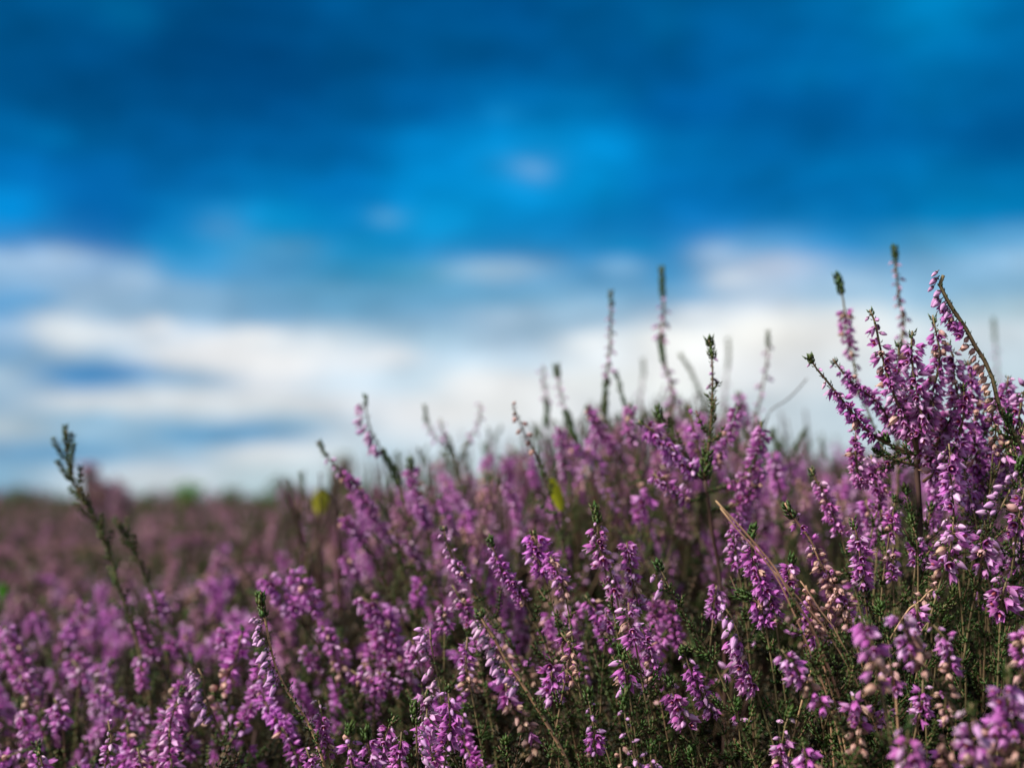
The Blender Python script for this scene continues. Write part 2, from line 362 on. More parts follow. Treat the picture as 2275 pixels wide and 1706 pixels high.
# sprigs by the right bush
S('arching sprig with buds and brown seed cases down its left side, upper right', .43, 40, 'b16 F34 s78 n82 g100', [(2096,612),(2088,632),(2102,662),(2120,692),(2146,730),(2166,768),(2187,800),(2205,840),(2214,880),(2224,915),(2246,950),(2266,985)], side=LEFT, dens=.85, rw=2.0)
S('slender purple spike with dark knobbly tip, left of the tallest bush', .52, 30, 'L14 n26 F62 B90 g100', [(1860,612),(1867,640),(1874,668),(1878,710),(1880,745),(1892,785),(1899,815),(1906,860),(1925,905)], rw=1.2)
S('tallest dark green spike with few purple buds, pointing straight up behind the purple bush', .54, 42, 'L12 b80 L100', [(1988,548),(1990,590),(1995,635),(1998,670),(2008,712),(2003,760),(2000,820)], rw=1.6)
S('drooping purple flower spike hanging below the centre of the tallest bush', .425, 74, 'b18 F100', [(2108,985),(2112,1020),(2112,1060),(2116,1095),(2118,1125)])
S('purple sprig with one separate pair of side buds, right of the bush trunk', .45, 46, 'l10 b40 f100', [(2150,1010),(2142,1040),(2148,1080),(2160,1120)])
S('faint blurred pale spike alone at the far right edge of the sky', .80, 34, 'l20 B100', [(2207,705),(2210,745),(2214,790),(2218,850),(2222,900),(2225,960)])
S('purple spike cut by the right edge beside the clouds', .45, 66, 'b20 F100', [(2290,850),(2275,870),(2268,900),(2262,940),(2245,980),(2225,1020)])
S('mauve spike low against the bush at its right', .47, 58, 'l8 b20 F100', [(2190,985),(2196,1020),(2188,1060),(2180,1110)])
S('mixed faded sprig with brownish lower flowers right of the tallest bush', .45, 50, 'F40 S100', [(2215,880),(2205,920),(2212,960),(2206,1010)])
S('leafy green sprig with pale lilac buds hanging left near the right edge', .42, 40, 'L12 B60 g100', [(2268,1020),(2262,1055),(2245,1085),(2228,1120),(2205,1160),(2190,1200),(2180,1250)], side=LEFT)
S('leafy shoot rising at right edge above the hanging bells', .43, 40, 'L10 g100', [(2240,925),(2246,965),(2258,1010),(2268,1060),(2270,1120)], name='heather_shoot', cat='heather shoot')
S('bell cluster at the right edge beside a leafy shoot', .425, 70, 'b20 F100', [(2276,1085),(2270,1120),(2262,1155),(2258,1190)])
S('faded-tipped sprig of pale open bells above round tan seed cases, beside the straw twig', .42, 46, 'L12 f38 S100', [(1744,1117),(1757,1140),(1775,1165),(1795,1190),(1806,1210),(1820,1245),(1838,1280),(1852,1310),(1870,1350),(1890,1395)], rw=1.1, m=M_STRAW, dens=.9)
S('sprig of round peach seed cases with no purple left, centre right', .42, 44, 'L8 n16 S100', [(1860,1285),(1852,1320),(1842,1350),(1835,1390),(1822,1425)], m=M_STRAW, dens=.8)
S('tan seed-case sprig leaning over the green foliage at right', .425, 46, 'L10 S60 n100', [(2092,1272),(2085,1300),(2062,1316),(2045,1335),(2022,1350),(2004,1375)], m=M_STRAW, dens=.9)
S('leaning purple spike behind the faded-tipped sprig', .465, 48, 'l10 b25 F100', [(1800,1040),(1818,1075),(1838,1112),(1850,1145),(1868,1190)])
S('small purple spike standing on a green tuft left of the trunk', .45, 48, 'l16 b36 F100', [(1990,1098),(1986,1130),(1982,1160),(1974,1200)])
S('purple spike in the dark gap left of the bush trunk', .43, 60, 'l16 b30 F100', [(1893,1150),(1903,1185),(1909,1215),(1912,1250),(1918,1300)])
S('purple spike hanging just above the small green-tufted spike', .47, 46, 'l16 F100', [(1965,1070),(1958,1100),(1950,1130)])
S('large pale lilac bell cluster with straight drooping petals, right of the trunk', .42, 84, 'l5 b20 F100', [(2118,1148),(2117,1180),(2112,1215),(2106,1245),(2095,1275)])
S('lilac bell cluster with two buds at its right shoulder', .42, 70, 'n10 b30 F100', [(2195,1170),(2186,1200),(2182,1232),(2190,1265)])
S('fan-shaped lilac bell cluster at the right margin over dark green', .415, 84, 'l6 b24 F100', [(2238,1284),(2230,1310),(2226,1335),(2224,1362)])
S('blurred near sprig with lilac top and round tan lower flowers, lower right', .365, 84, 'l10 F46 S100', [(1924,1370),(1930,1400),(1940,1435),(1945,1470),(1950,1505),(1958,1535)])
S('blurred lilac cluster just right of the lilac and tan near sprig', .375, 84, 'l10 F60 S100', [(1992,1350),(2002,1378),(2018,1415),(2032,1460),(2062,1490)])
S('small sharp bell cluster peeping over the blurred lilac cluster', .415, 52, 'b20 F100', [(2034,1340),(2038,1360),(2040,1390)])
S('arching sprig with lilac top right of two blurred clusters and tan cases down its stem', .39, 60, 'b15 F42 S100', [(2074,1388),(2098,1415),(2112,1450),(2108,1490),(2104,1530),(2100,1575),(2112,1600)])
S('lilac sprig fading to pink seed cases, leaning right at lower centre right', .39, 62, 'l8 F52 S100', [(1736,1442),(1758,1472),(1780,1505),(1808,1540),(1835,1570)])
S('pinkish half-faded cluster under the peach seed cases', .42, 60, 'S30 f100', [(1815,1395),(1813,1420),(1815,1450),(1820,1480)])
S('lilac cluster with dull pink lower flowers, bottom right', .39, 72, 'l8 F50 S100', [(1893,1545),(1902,1575),(1912,1605),(1905,1640),(1900,1675)])
S('compact violet cluster with a green tip between two faded stems', .40, 60, 'l16 b26 F100', [(2050,1512),(2050,1545),(2047,1575),(2040,1600)])
S('large blurred lilac cluster with an upright green tip at the bottom edge', .35, 92, 'l22 b34 F100', [(2028,1590),(2018,1620),(2014,1655),(2025,1700),(2040,1745)])
S('wide out-of-focus lilac mass in the lower right corner', .35, 100, 'l12 b24 F60 S100', [(2158,1562),(2162,1600),(2158,1640),(2170,1690),(2190,1740)])
S('blurred lilac sprig with yellow-green tip at the right edge of the corner', .355, 100, 'l18 F60 S100', [(2238,1475),(2240,1520),(2242,1570),(2256,1630),(2262,1700)])
S('blurred spike cut by the right edge, with a bud above it', .38, 70, 'B12 F70 S100', [(2280,1380),(2272,1420),(2270,1460),(2274,1510)])
S('bottom sprig of closed violet buds above open bells, right of centre', .41, 56, 'L14 b50 F100', [(1757,1575),(1745,1610),(1738,1650),(1730,1705)])
S('lilac bell cluster at the bottom edge below a fuzzy green tip', .39, 70, 'l20 F100', [(1782,1640),(1788,1668),(1796,1700),(1805,1750)])
S('tall sharp lilac cluster crossed by the straw twig', .42, 60, 'L12 b20 F100', [(1675,1170),(1668,1200),(1672,1240),(1690,1290),(1712,1335),(1724,1385)])
S('small white-lilac head beside a curled green tip, right of the straw twig', .42, 54, 'L18 F100', [(1762,1238),(1756,1262),(1750,1285),(1760,1320)])
S('green-tipped sprig with buds down its left and full bells below', .42, 58, 'B44 F100', [(1602,1340),(1625,1368),(1640,1405),(1652,1445),(1664,1490),(1680,1530)], side=(-.5,-.3,0))
S('curled leafy tip with a few bells at its bend', .42, 56, 'L30 n40 F100', [(1638,1318),(1658,1326),(1680,1336),(1692,1356),(1700,1385)])
S('rosy bell cluster with two pale buds on top, lower centre', .42, 66, 'n6 b16 F100', [(1396,1338),(1398,1370),(1404,1400),(1412,1430)])
S('purple spike trailing behind the rosy bell cluster', .45, 46, 'F100', [(1425,1395),(1438,1430),(1448,1465),(1456,1500)])
S('short bell cluster capped by a tall green tuft', .42, 64, 'L36 F100', [(1382,1435),(1386,1470),(1392,1500),(1396,1528)])
S('slanting bell cluster with long fan of petals at its lower right', .42, 66, 'L24 b34 F100', [(1484,1503),(1494,1538),(1512,1575),(1530,1610)])
S('narrow slanting spike with white buds at top and lilac bells lower', .43, 50, 'L8 b28 F100', [(1518,1440),(1530,1478),(1548,1515),(1568,1555),(1588,1590)])
S('leafy green diagonal sprig with four pale buds near its tip', .42, 40, 'L8 B22 g100', [(1462,1249),(1478,1285),(1500,1330),(1528,1378),(1560,1430),(1590,1480)], side=(-.8,-.3,0))
S('long diagonal woody sprig with buds hanging along its left, reaching the bottom edge', .405, 46, 'L4 b48 h100', [(1063,1360),(1080,1390),(1100,1420),(1120,1460),(1148,1500),(1186,1560),(1228,1630),(1266,1706)], side=LEFT, rw=1.45, dens=1.0, m=M_STRAW)
S('violet cluster right of the long diagonal woody sprig', .455, 64, 'F100', [(1224,1478),(1226,1510),(1230,1555)])
S('sprig of rosy buds over blurred bells near the bottom edge', .415, 50, 'L20 b66 F100', [(1305,1535),(1312,1575),(1320,1620),(1322,1675)])
S('thin sprig of alternating pale buds at the bottom, in the dark gap', .41, 44, 'L24 B100', [(1390,1528),(1388,1580),(1396,1630),(1414,1690),(1425,1740)])
S('bottom edge sprig with grey-green tip and white buds', .41, 56, 'L26 b52 F100', [(1446,1652),(1446,1685),(1455,1730)])
S('tuft of withered whitish buds at the bottom edge', .41, 44, 's100', [(1377,1660),(1380,1690),(1385,1730)])
S('pink bell cluster with a branched green tip above the dark hollow', .45, 60, 'L26 b38 F100', [(1322,1126),(1327,1165),(1330,1205),(1342,1255)])
S('long mauve spike with peach faded flowers inside it, centre', .455, 50, 'F60 S80 F100', [(1392,1205),(1400,1250),(1408,1300),(1420,1355)])
S('pair-headed pink cluster with brown tip left of the branched green tip', .46, 62, 'l10 F100', [(1184,1178),(1190,1205),(1195,1240),(1208,1275)])
S('pink spike sloping right below the pair-headed cluster', .455, 50, 'F60 S100', [(1222,1236),(1236,1265),(1250,1300),(1258,1330)])
S('lilac blurred pair of columns right of the rosy cluster, left one', .50, 44, 'F100', [(1448,1322),(1455,1360),(1452,1400),(1460,1430)])
S('lilac blurred pair of columns right of the rosy cluster, right one', .50, 44, 'F100', [(1483,1334),(1490,1370),(1500,1400),(1512,1440)])
S('pale lilac spike curving down left of the rosy cluster', .48, 40, 'l10 F100', [(1300,1322),(1322,1352),(1338,1395),(1348,1440)])
S('cluster of peach and white round seed cases left of the curving lilac spike', .44, 44, 'f20 S100', [(1246,1405),(1260,1425),(1272,1445),(1264,1470)])
S('tiny pair of peach cases on a thin stalk in the hollow', .43, 40, 'S60 n100', [(1256,1488),(1268,1500),(1284,1525)])
S('sprig with green tip and violet buds in the lower hollow, far bottom right of centre', .43, 40, 'L40 f100', [(1640,1555),(1638,1580),(1642,1610)])
S('purple spike behind the arching sprig stem at the right', .47, 56, 'l6 F100', [(2165,930),(2162,970),(2168,1010),(2172,1060)])
S('dense purple spike right of the drooping flower spike', .455, 56, 'b14 F100', [(2165,1075),(2160,1115),(2166,1150),(2170,1190)])
S('mauve spike between the drooping spike and the bush trunk', .48, 50, 'F100', [(2075,1060),(2078,1100),(2072,1140),(2075,1180)])
S('small purple spike left of the bush trunk at skyline height', .48, 46, 'l8 F100', [(1960,1130),(1955,1170),(1950,1210)])
S('mauve spike low behind the pale lilac bell cluster', .47, 50, 'F100', [(2060,1190),(2058,1225),(2062,1265)])
S('violet spike under the two-bud bell cluster at right edge', .45, 52, 'b16 F100', [(2262,1200),(2255,1235),(2250,1270)])
S('violet spike low between the green shoots, right side', .45, 50, 'F100', [(1985,1215),(1980,1250),(1984,1290)])
S('lilac spike behind the straw twig and tall sharp cluster', .46, 50, 'F100', [(1628,1175),(1632,1215),(1640,1255)])
S('lilac cluster low behind the narrow slanting spike', .46, 50, 'F100', [(1592,1300),(1588,1335),(1585,1370)])
S('purple spike hanging in front of the middle plant stalk, low right', .48, 46, 'F100', [(1640,1140),(1645,1180),(1650,1215)])
S('pinkish half-open cluster right of the long mauve spike', .45, 50, 'b30 F100', [(1352,1255),(1362,1290),(1370,1325)])
S('lilac column half hidden under the rosy bell cluster', .46, 48, 'F70 S100', [(1352,1350),(1350,1385),(1345,1420)])
S('lilac sprig low between two near blurred clusters', .41, 56, 'b20 F60 S100', [(1962,1560),(1968,1590),(1975,1625)])
S('cluster of dull pink and tan cases behind the corner mass', .37, 76, 'S100', [(2095,1640),(2105,1675),(2112,1720)])
S('tan and mauve cases hanging at the corner under the lilac mass', .36, 86, 'F20 S100', [(2215,1600),(2210,1640),(2205,1690)])
S('purple spike filling the gap right of the arching sprig, top one', .47, 54, 'l6 b14 F100', [(2240,835),(2236,870),(2230,905),(2232,940)])
S('purple spike behind the arching sprig stem, pointing up beside pale cloud', .475, 54, 'l6 b14 F100', [(2190,880),(2186,915),(2180,950),(2178,990)])
S('purple spike just right of the tallest bush crown', .47, 56, 'l8 F100', [(2150,800),(2156,840),(2160,880),(2166,930)])
S('mauve spike inside the bush, under its crown at right', .475, 54, 'F100', [(2125,960),(2130,1000),(2138,1045),(2140,1090)])
S('violet spike low at the right edge under the edge spikes', .46, 60, 'F100', [(2232,1010),(2236,1050),(2240,1095)])
S('rosy spike at the right edge above the bell cluster', .45, 60, 'b14 F100', [(2272,960),(2268,1000),(2264,1040)])
S('purple spike leaning out left below the curved bush branch', .47, 48, 'l8 F100', [(1935,1010),(1942,1050),(1950,1090)])
S('mauve spike behind the purple spike in the dark gap', .49, 50, 'F100', [(1925,1110),(1932,1150),(1940,1190)])
S('peach seed-case sprig lying close under the straw twigs', .418, 44, 'n8 S100', [(1790,1300),(1798,1335),(1805,1365),(1815,1400)], m=M_STRAW, dens=1.1)
S('beige seed-case sprig right of the straw twigs, slanting right', .42, 44, 'n8 S100', [(1838,1255),(1855,1290),(1872,1325),(1885,1362)], m=M_STRAW, dens=1.1)
S('small group of beige seed cases at the foot of the straw twigs', .41, 44, 'S100', [(1782,1372),(1800,1392),(1812,1420)], m=M_STRAW, dens=1.1)
S('beige seed cases crowded between two blurred lilac clusters', .385, 60, 'S100', [(1975,1475),(1985,1505),(1990,1540)], m=M_STRAW)
S('dark leafy shoot beside the bush trunk at its left', .455, 40, 'L12 g100', [(2010,1080),(2016,1110),(2024,1150),(2030,1200)], name='heather_shoot', cat='heather shoot')
S('dark leafy shoot beside the bush trunk at its right', .465, 40, 'L12 g100', [(2068,1120),(2064,1150),(2058,1190),(2052,1230)], name='heather_shoot', cat='heather shoot')
S('leafy shoot with green tip crossing the lower bush trunk', .445, 40, 'L12 g100', [(2022,1150),(2034,1185),(2040,1220),(2040,1260)], name='heather_shoot', cat='heather shoot')
S('short mauve spike crossing the middle of the bush trunk', .45, 48, 'l14 F100', [(2028,1195),(2036,1225),(2034,1255)])
# left hand side, near focus
S('bluish green stemmed sprig with white-lilac buds on its left, lower left of centre', .445, 46, 'L12 b48 h100', [(578,1316),(580,1345),(590,1380),(597,1420),(606,1458),(613,1482),(630,1520),(655,1560),(682,1600),(705,1650),(722,1706)], side=LEFT, rw=1.3, dens=.9, m=M_STRAW)
S('dense cone-shaped violet cluster with a thin green tip, bottom left of centre', .42, 64, 'l14 b26 F100', [(997,1518),(997,1555),(1000,1600),(997,1640),(992,1668)], dens=1.2)
S('pale stalk with sparse greenish white buds above the cone-shaped cluster', .45, 42, 'b20 B100', [(955,1396),(958,1430),(965,1470),(975,1510),(980,1545)], side=(-.6,-.3,0), dens=.8)
S('three large sharp lilac bells at the bottom, left one of two heads', .41, 62, 'L22 F100', [(776,1612),(775,1645),(778,1680),(785,1720)], dens=.7)
S('lilac bells with faded stalk at the bottom, right one of two heads', .41, 60, 'L22 F100', [(812,1620),(818,1655),(826,1695),(834,1740)], dens=.7)
S('upright dark green sprig with white buds at its right, bottom edge', .42, 40, 'L30 B100', [(922,1562),(925,1610),(926,1660),(930,1720)], side=(.8,-.3,0))
S('cluster of lilac bells leaning left at the bottom edge', .42, 54, 'b20 F100', [(892,1625),(890,1655),(884,1690),(880,1730)])
S('sprig of narrow pale lilac bells sloping beside the bottom heads', .44, 44, 'g20 F100', [(876,1590),(862,1620),(850,1655),(840,1700)])
S('rosy blurred cluster lying almost level in the left middle', .50, 52, 'b16 F100', [(780,1488),(805,1508),(835,1525),(862,1538)])
S('second rosy blurred cluster lying level, just right of the first', .50, 46, 'b16 F100', [(838,1492),(865,1510),(890,1530)])
S('round blurred violet ball of flowers left of the pale stalk', .48, 60, 'F100', [(915,1422),(922,1445),(930,1475)])
S('violet spike with pink seed cases right of the pale stalk', .46, 48, 'b14 F60 S100', [(1038,1415),(1035,1455),(1038,1500),(1048,1540)])
S('violet buds cluster in front of the grey hollow', .45, 44, 'b30 F100', [(950,1528),(940,1558),(935,1590)])
S('mauve spike with chalky buds in a row above the long diagonal sprig', .47, 42, 'l6 b60 F100', [(985,1168),(990,1200),(1003,1235),(1022,1270),(1044,1290)], dens=1.1)
S('pink spike with thin green leaf tip at centre', .46, 48, 'L12 b24 F100', [(1088,1198),(1102,1235),(1116,1270),(1148,1305),(1168,1340)])
S('cluster of pink and white buds at centre left of the long diagonal sprig', .48, 50, 'b40 F100', [(1005,1300),(1020,1325),(1035,1350),(1045,1385)])
S('violet pair of flower balls under the pink and white buds', .48, 46, 'F100', [(985,1345),(990,1370),(988,1400)])
S('wide rosy mass of blurred flowers, largest one left of centre', .52, 66, 'F100', [(800,1325),(830,1345),(855,1375),(865,1410),(872,1455)], dens=1.2)
S('rosy blurred column hanging right of the large rosy mass', .52, 56, 'F100', [(838,1365),(842,1400),(848,1440),(858,1470)])
S('blurred rosy flower mass beside the bluish green stem, upper one', .53, 60, 'l5 F100', [(585,1280),(610,1305),(640,1335),(665,1365)])
S('blurred rosy flower mass right of the bluish green stem, lower one', .53, 56, 'l5 F100', [(642,1262),(665,1290),(690,1320),(700,1360)])
S('dull rosy spike below the large rosy mass', .52, 46, 'F60 S100', [(715,1390),(735,1425),(745,1460),(760,1500)])
S('small rosy spike low between blurred stems, left middle', .53, 44, 'F100', [(670,1440),(690,1465),(720,1480)])
S('magenta spike above the large rosy mass', .54, 44, 'l6 F100', [(940,1285),(930,1310),(925,1345)])
# upper middle
S('slim dark purple spike leaning left into the cloud', .545, 22, 'l12 b30 F92 l100', [(706,979),(720,1005),(745,1035),(775,1065),(797,1090),(815,1120),(832,1150),(858,1190),(886,1215)], dens=1.1)
S('teal-tipped slim spike curving up beside the leaning purple one', .56, 24, 'l10 b62 L100', [(812,876),(814,912),(824,955),(845,992),(862,1022),(878,1052),(888,1080)], dens=1.2, side=(-.6,-.3,0))
S('forked brown heather top with three thin arms, left arm', .64, 26, 'l20 b60 h100', [(943,899),(950,940),(965,970),(990,985),(1012,1010),(1015,1060)])
S('forked brown heather top, short middle arm', .64, 22, 'b40 h100', [(977,930),(985,960),(1000,990),(1014,1030)])
S('forked brown heather top, leafy right arm', .64, 26, 'b50 h100', [(1069,897),(1062,945),(1040,980),(1022,1010),(1018,1060)])
S('small magenta spike with dark tip, left of the forked top', .56, 32, 'L14 F100', [(912,1020),(912,1055),(922,1092),(935,1130),(945,1170)])
S('magenta spike running on down from the leaning purple spike', .56, 34, 'F100', [(783,1088),(800,1115),(818,1140),(834,1162)])
S('magenta flower cluster below the teal-tipped spike', .56, 44, 'F100', [(925,1125),(940,1150),(958,1165)])
S('magenta leaning spike below the forked heather top', .56, 36, 'l6 F100', [(978,1100),(988,1130),(1000,1165),(1012,1190)])
S('bright magenta cluster on the left slope of the mound', .56, 46, 'l5 b12 F100', [(755,1145),(775,1165),(795,1185),(810,1205)])
S('blurred magenta spike in the valley left of centre', .58, 40, 'l6 F100', [(770,1230),(775,1255),(790,1280)])
S('reddish blurred stems with magenta spike at their right', .56, 40, 'F100', [(905,1195),(918,1220),(930,1250)])
S('upright teal spike with lilac middle, first tall blurred one from the left', .60, 32, 'l8 b58 L80 h100', [(1357,645),(1358,690),(1357,730),(1355,775),(1350,815),(1346,860),(1343,930),(1345,990)], rw=1.6)
S('thickest tall blurred spike, dark green over mauve', .62, 46, 'L16 b40 L52 b84 L100', [(1470,597),(1472,650),(1475,700),(1468,745),(1472,790),(1485,835),(1496,880),(1492,940),(1500,1000)], rw=2.0, dens=1.2)
S('left one of two close thin blue-grey spikes', .66, 24, 'b36 L60 B100', [(1207,812),(1208,850),(1214,890),(1215,930),(1210,980),(1215,1040)])
S('right one of two close thin blue-grey spikes, darker', .62, 22, 'L12 b46 L100', [(1236,812),(1243,860),(1252,900),(1264,940),(1280,980),(1300,1030)])
S('faint thin spike just right of the upright dark leafy branch', .78, 26, 'l40 B100', [(1618,750),(1618,800),(1612,860),(1606,920)])
S('faint short spike between the two tallest blurred ones', .78, 28, 'l30 B100', [(1428,797),(1430,830),(1424,870),(1420,920)])
S('grey feathery spike between the middle plant and the right bush', .62, 44, 'l14 B60 b100', [(1706,733),(1706,780),(1700,830),(1690,880),(1680,930),(1678,990)], rw=1.1)
S('dark beaded stalk curving left of the blue-grey spikes', .52, 22, 's70 l100', [(1138,898),(1154,935),(1166,965),(1183,992),(1198,1025),(1210,1060)], m=M_WOOD, dens=.8)
S('bright magenta spike leaning left with pointed tip, under the teal spike', .56, 36, 'l5 F100', [(1304,900),(1318,932),(1342,970),(1368,1004)], dens=1.2)
S('thin green stalk beside the teal spike', .60, 18, 'l50 B100', [(1368,825),(1376,855),(1384,885),(1395,930),(1405,980)])
S('mauve spike between the teal spike and the middle plant', .55, 40, 'l8 F100', [(1398,895),(1400,925),(1396,955),(1406,990)])
S('blurred mauve column under the blue-grey spikes', .60, 38, 'F100', [(1245,950),(1248,985),(1250,1020),(1258,1060)])
S('blurred violet spike slanting under the blue-grey spikes', .58, 34, 'F100', [(1270,995),(1300,1005),(1325,1025),(1345,1060)])
S('violet blurred cluster below the middle plant at its left', .54, 58, 'F100', [(1440,1085),(1428,1115),(1418,1150)])
S('twin violet cluster right of the middle plant stalk', .52, 46, 'F100', [(1662,1085),(1655,1120),(1650,1160)])
S('blurred mauve spike behind the middle plant, top right', .60, 34, 'l10 F100', [(1640,870),(1650,905),(1656,945)])
S('blurred thin twig sloping right above the middle plant', .70, 18, 'l100', [(1510,785),(1535,825),(1555,870),(1578,920),(1590,980)])
S('bare forked twig reaching toward the purple bush', .58, 18, 'n100', [(1793,841),(1768,870),(1742,893),(1712,912),(1698,950)], m=M_WOOD, name='bare_twig', cat='twig')
S('blurred violet spike left of the right bush, low against the skyline', .56, 46, 'F100', [(1716,1005),(1724,1040),(1730,1080)])
S('dry straw-coloured double twig with no flowers, cutting diagonally at lower right', .405, 20, 'n100', [(1590,1112),(1612,1136),(1640,1165),(1682,1213),(1722,1262),(1750,1310),(1778,1352),(1806,1398)], m=M_STRAW, rw=1.05, name='dry_twig', cat='twig')
S('straw twig running close beside the double twig at its upper half', .402, 20, 'n100', [(1600,1128),(1625,1160),(1655,1195),(1690,1232),(1716,1266),(1738,1305)], m=M_STRAW, rw=.8, name='dry_twig', cat='twig')
S('thinner dry straw twig lying against the double twig', .408, 20, 'n100', [(1712,1262),(1735,1285),(1765,1318),(1795,1352),(1825,1385)], m=M_STRAW, rw=.8, name='dry_twig', cat='twig')
S('thin curved dry twig arching right of the straw twigs', .41, 20, 'n100', [(1778,1290),(1800,1320),(1822,1355),(1850,1390)], m=M_STRAW, rw=.6, name='dry_twig', cat='twig')
# lower left, blurred
S('pale curved row of whitish pink buds, lower left', .47, 34, 'b100', [(440,1484),(452,1508),(454,1538),(464,1566),(478,1598)], side=(-.8,-.3,0), dens=1.1)
S('tall rosy spike right of the pale bud row, left side', .53, 46, 'l5 F100', [(496,1385),(500,1425),(508,1465),(515,1525)])
S('dark violet slanting spike below the dark leafy shoot', .55, 36, 'l6 F100', [(292,1376),(312,1405),(332,1440),(348,1470)])
S('bright magenta spike just right of the dark leafy shoot', .57, 38, 'l6 F100', [(335,1312),(352,1338),(370,1368)])
S('small magenta ball of flowers below the second leafy shoot', .55, 38, 'F100', [(372,1425),(385,1435),(398,1445)])
S('rosy spike standing alone with a bent top, far left middle', .60, 42, 'l4 F100', [(192,1334),(175,1365),(158,1395),(148,1420)])
S('slender rosy spike left of the bent-topped one', .62, 34, 'l6 F100', [(84,1355),(92,1385),(104,1418)])
S('rosy spike near the left edge, leaning right', .56, 44, 'l6 F100', [(10,1390),(30,1425),(50,1460),(66,1500)])
S('rosy branching cluster in the middle of the left mass', .55, 60, 'F100', [(160,1465),(180,1490),(175,1530)])
S('upright mauve spike below the dark violet one', .53, 44, 'F100', [(310,1455),(315,1490),(320,1530)])
S('violet spike sloping down right in the lower left mass', .52, 46, 'l6 F100', [(212,1535),(240,1555),(275,1575),(305,1590),(328,1612)])
S('mauve bell group low at far left', .50, 54, 'b20 F100', [(120,1550),(135,1580),(140,1620)])
S('mauve spike along the left edge, lower one', .52, 52, 'F60 S100', [(44,1500),(58,1530),(75,1565)])
S('blurred mauve spike at the bottom, left of the bluish green stem', .50, 48, 'l6 F100', [(395,1600),(412,1635),(432,1680)])
S('small bud cluster at the bottom left edge', .45, 44, 'L20 b60 F100', [(85,1668),(92,1690),(98,1730)])
S('bud cluster at the bottom edge with one white bud', .46, 44, 'b60 F100', [(240,1600),(248,1640),(236,1690)])
S('mauve cluster at the bottom left between two bud clusters', .47, 50, 'b30 F100', [(305,1660),(312,1690),(318,1730)])
S('violet cluster below the pale curved bud row', .50, 44, 'F100', [(385,1528),(412,1535),(430,1552)])
S('mauve spike left of the bottom lilac heads', .45, 46, 'b30 F100', [(708,1555),(715,1590),(720,1630),(730,1680)])
S('bell group at the bottom between bluish green stem and lilac heads', .44, 50, 'b20 F100', [(680,1660),(690,1690),(700,1730)])
S('blurred rosy cluster near the foot of the bluish green stem', .50, 44, 'F100', [(635,1590),(648,1615),(660,1650)])
# leafy shoots
S('tall dark green leafy shoot standing alone against low cloud, far left', .54, 40, 'K60 g100', [(149,956),(147,985),(150,1012),(155,1042),(166,1076),(182,1108),(205,1140),(225,1180),(240,1220),(258,1280),(278,1345),(300,1410)], rw=1.6, name='heather_shoot', cat='heather shoot')
S('second leafy shoot, shorter, right of the tall dark one', .55, 36, 'K50 g100', [(260,1157),(280,1190),(300,1230),(318,1270),(335,1315)], rw=1.2, name='heather_shoot', cat='heather shoot')
S('feathery green shoot tip at right between lilac clusters', .42, 36, 'L20 g100', [(1957,1336),(1960,1360),(1968,1390),(1975,1430)], name='heather_shoot', cat='heather shoot')
S('feathery green shoot with gold tips at right edge foliage', .43, 36, 'L20 g100', [(2110,1370),(2095,1395),(2085,1420),(2080,1470)], name='heather_shoot', cat='heather shoot')
S('green shoot reaching right of the tan seed-case sprig', .43, 36, 'L14 g100', [(2128,1308),(2110,1335),(2085,1360),(2060,1385)], name='heather_shoot', cat='heather shoot')
S('leafy shoot in the dark hollow at the bottom, upright', .42, 36, 'L24 g100', [(1536,1660),(1540,1690),(1546,1730)], name='heather_shoot', cat='heather shoot')
S('forked leafy shoot beside the bottom bud sprig', .42, 36, 'L14 g100', [(1830,1640),(1834,1670),(1840,1710),(1846,1750)], name='heather_shoot', cat='heather shoot')
S('thin yellow-green shoot tip in the lower centre hollow', .44, 36, 'L20 g100', [(1122,1640),(1126,1665),(1130,1700)], name='heather_shoot', cat='heather shoot')
# ------------------------------------------------------------------ odd leaves
def lone_leaf(label, px, py, d, w, h, tilt, m):
    base = P(px + tilt * .5, py + h * .5, d); tip = P(px - tilt * .5, py - h * .5, d)
    root = P(px + tilt, py + h * .5 + 60, d + .005); root.z = min(root.z, base.z - .02)
    foot = root + Vector((0.01, 0.01, -(root.z - GROUND)))
    t = empty('leaf_shoot', foot); tag(t, label, 'leaf')
    st = MB(); tube(st, spline([base, root, foot], 6 * MM), .5 * MM, .8 * MM, M_STEM, 6); st.obj('stalk', t)
    b = MB(); ax = tip - base; u = RT; n = ax.normalized().cross(u); V = []; T = []; W = w / FPX * d / 2
    for i in range(9):
        v = i / 8; ww = W * max(.05, math.sin(math.pi * (v * .9 + .05)) ** .8)
        for j in range(5):
            q = j / 2 - 1; V.append(tuple(base + ax * v + u * ww * q + n * (abs(q) * .35 * ww - .15 * ax.length * v * v))); T.append(1 - abs(q))
    b.add(V, [(i * 5 + j, i * 5 + j + 1, i * 5 + j + 6, i * 5 + j + 5) for i in range(8) for j in range(4)], T, m); b.obj('blade', t)
lone_leaf('small round yellow leaf glowing out of focus, left of the leaning purple spike', 712, 1113, .80, 36, 60, -4, M_YEL)
lone_leaf('elongated yellow-green leaf leaning left, above the branched green tip', 1236, 1098, .56, 30, 76, 20, M_YEL)
lone_leaf('bright green leaf blob at the left edge, lower one', 4, 1312, .80, 26, 40, 0, M_LIME)
lone_leaf('pale green leaf spot near the left edge, upper one', 26, 1254, 1.1, 20, 26, 0, M_LIME)
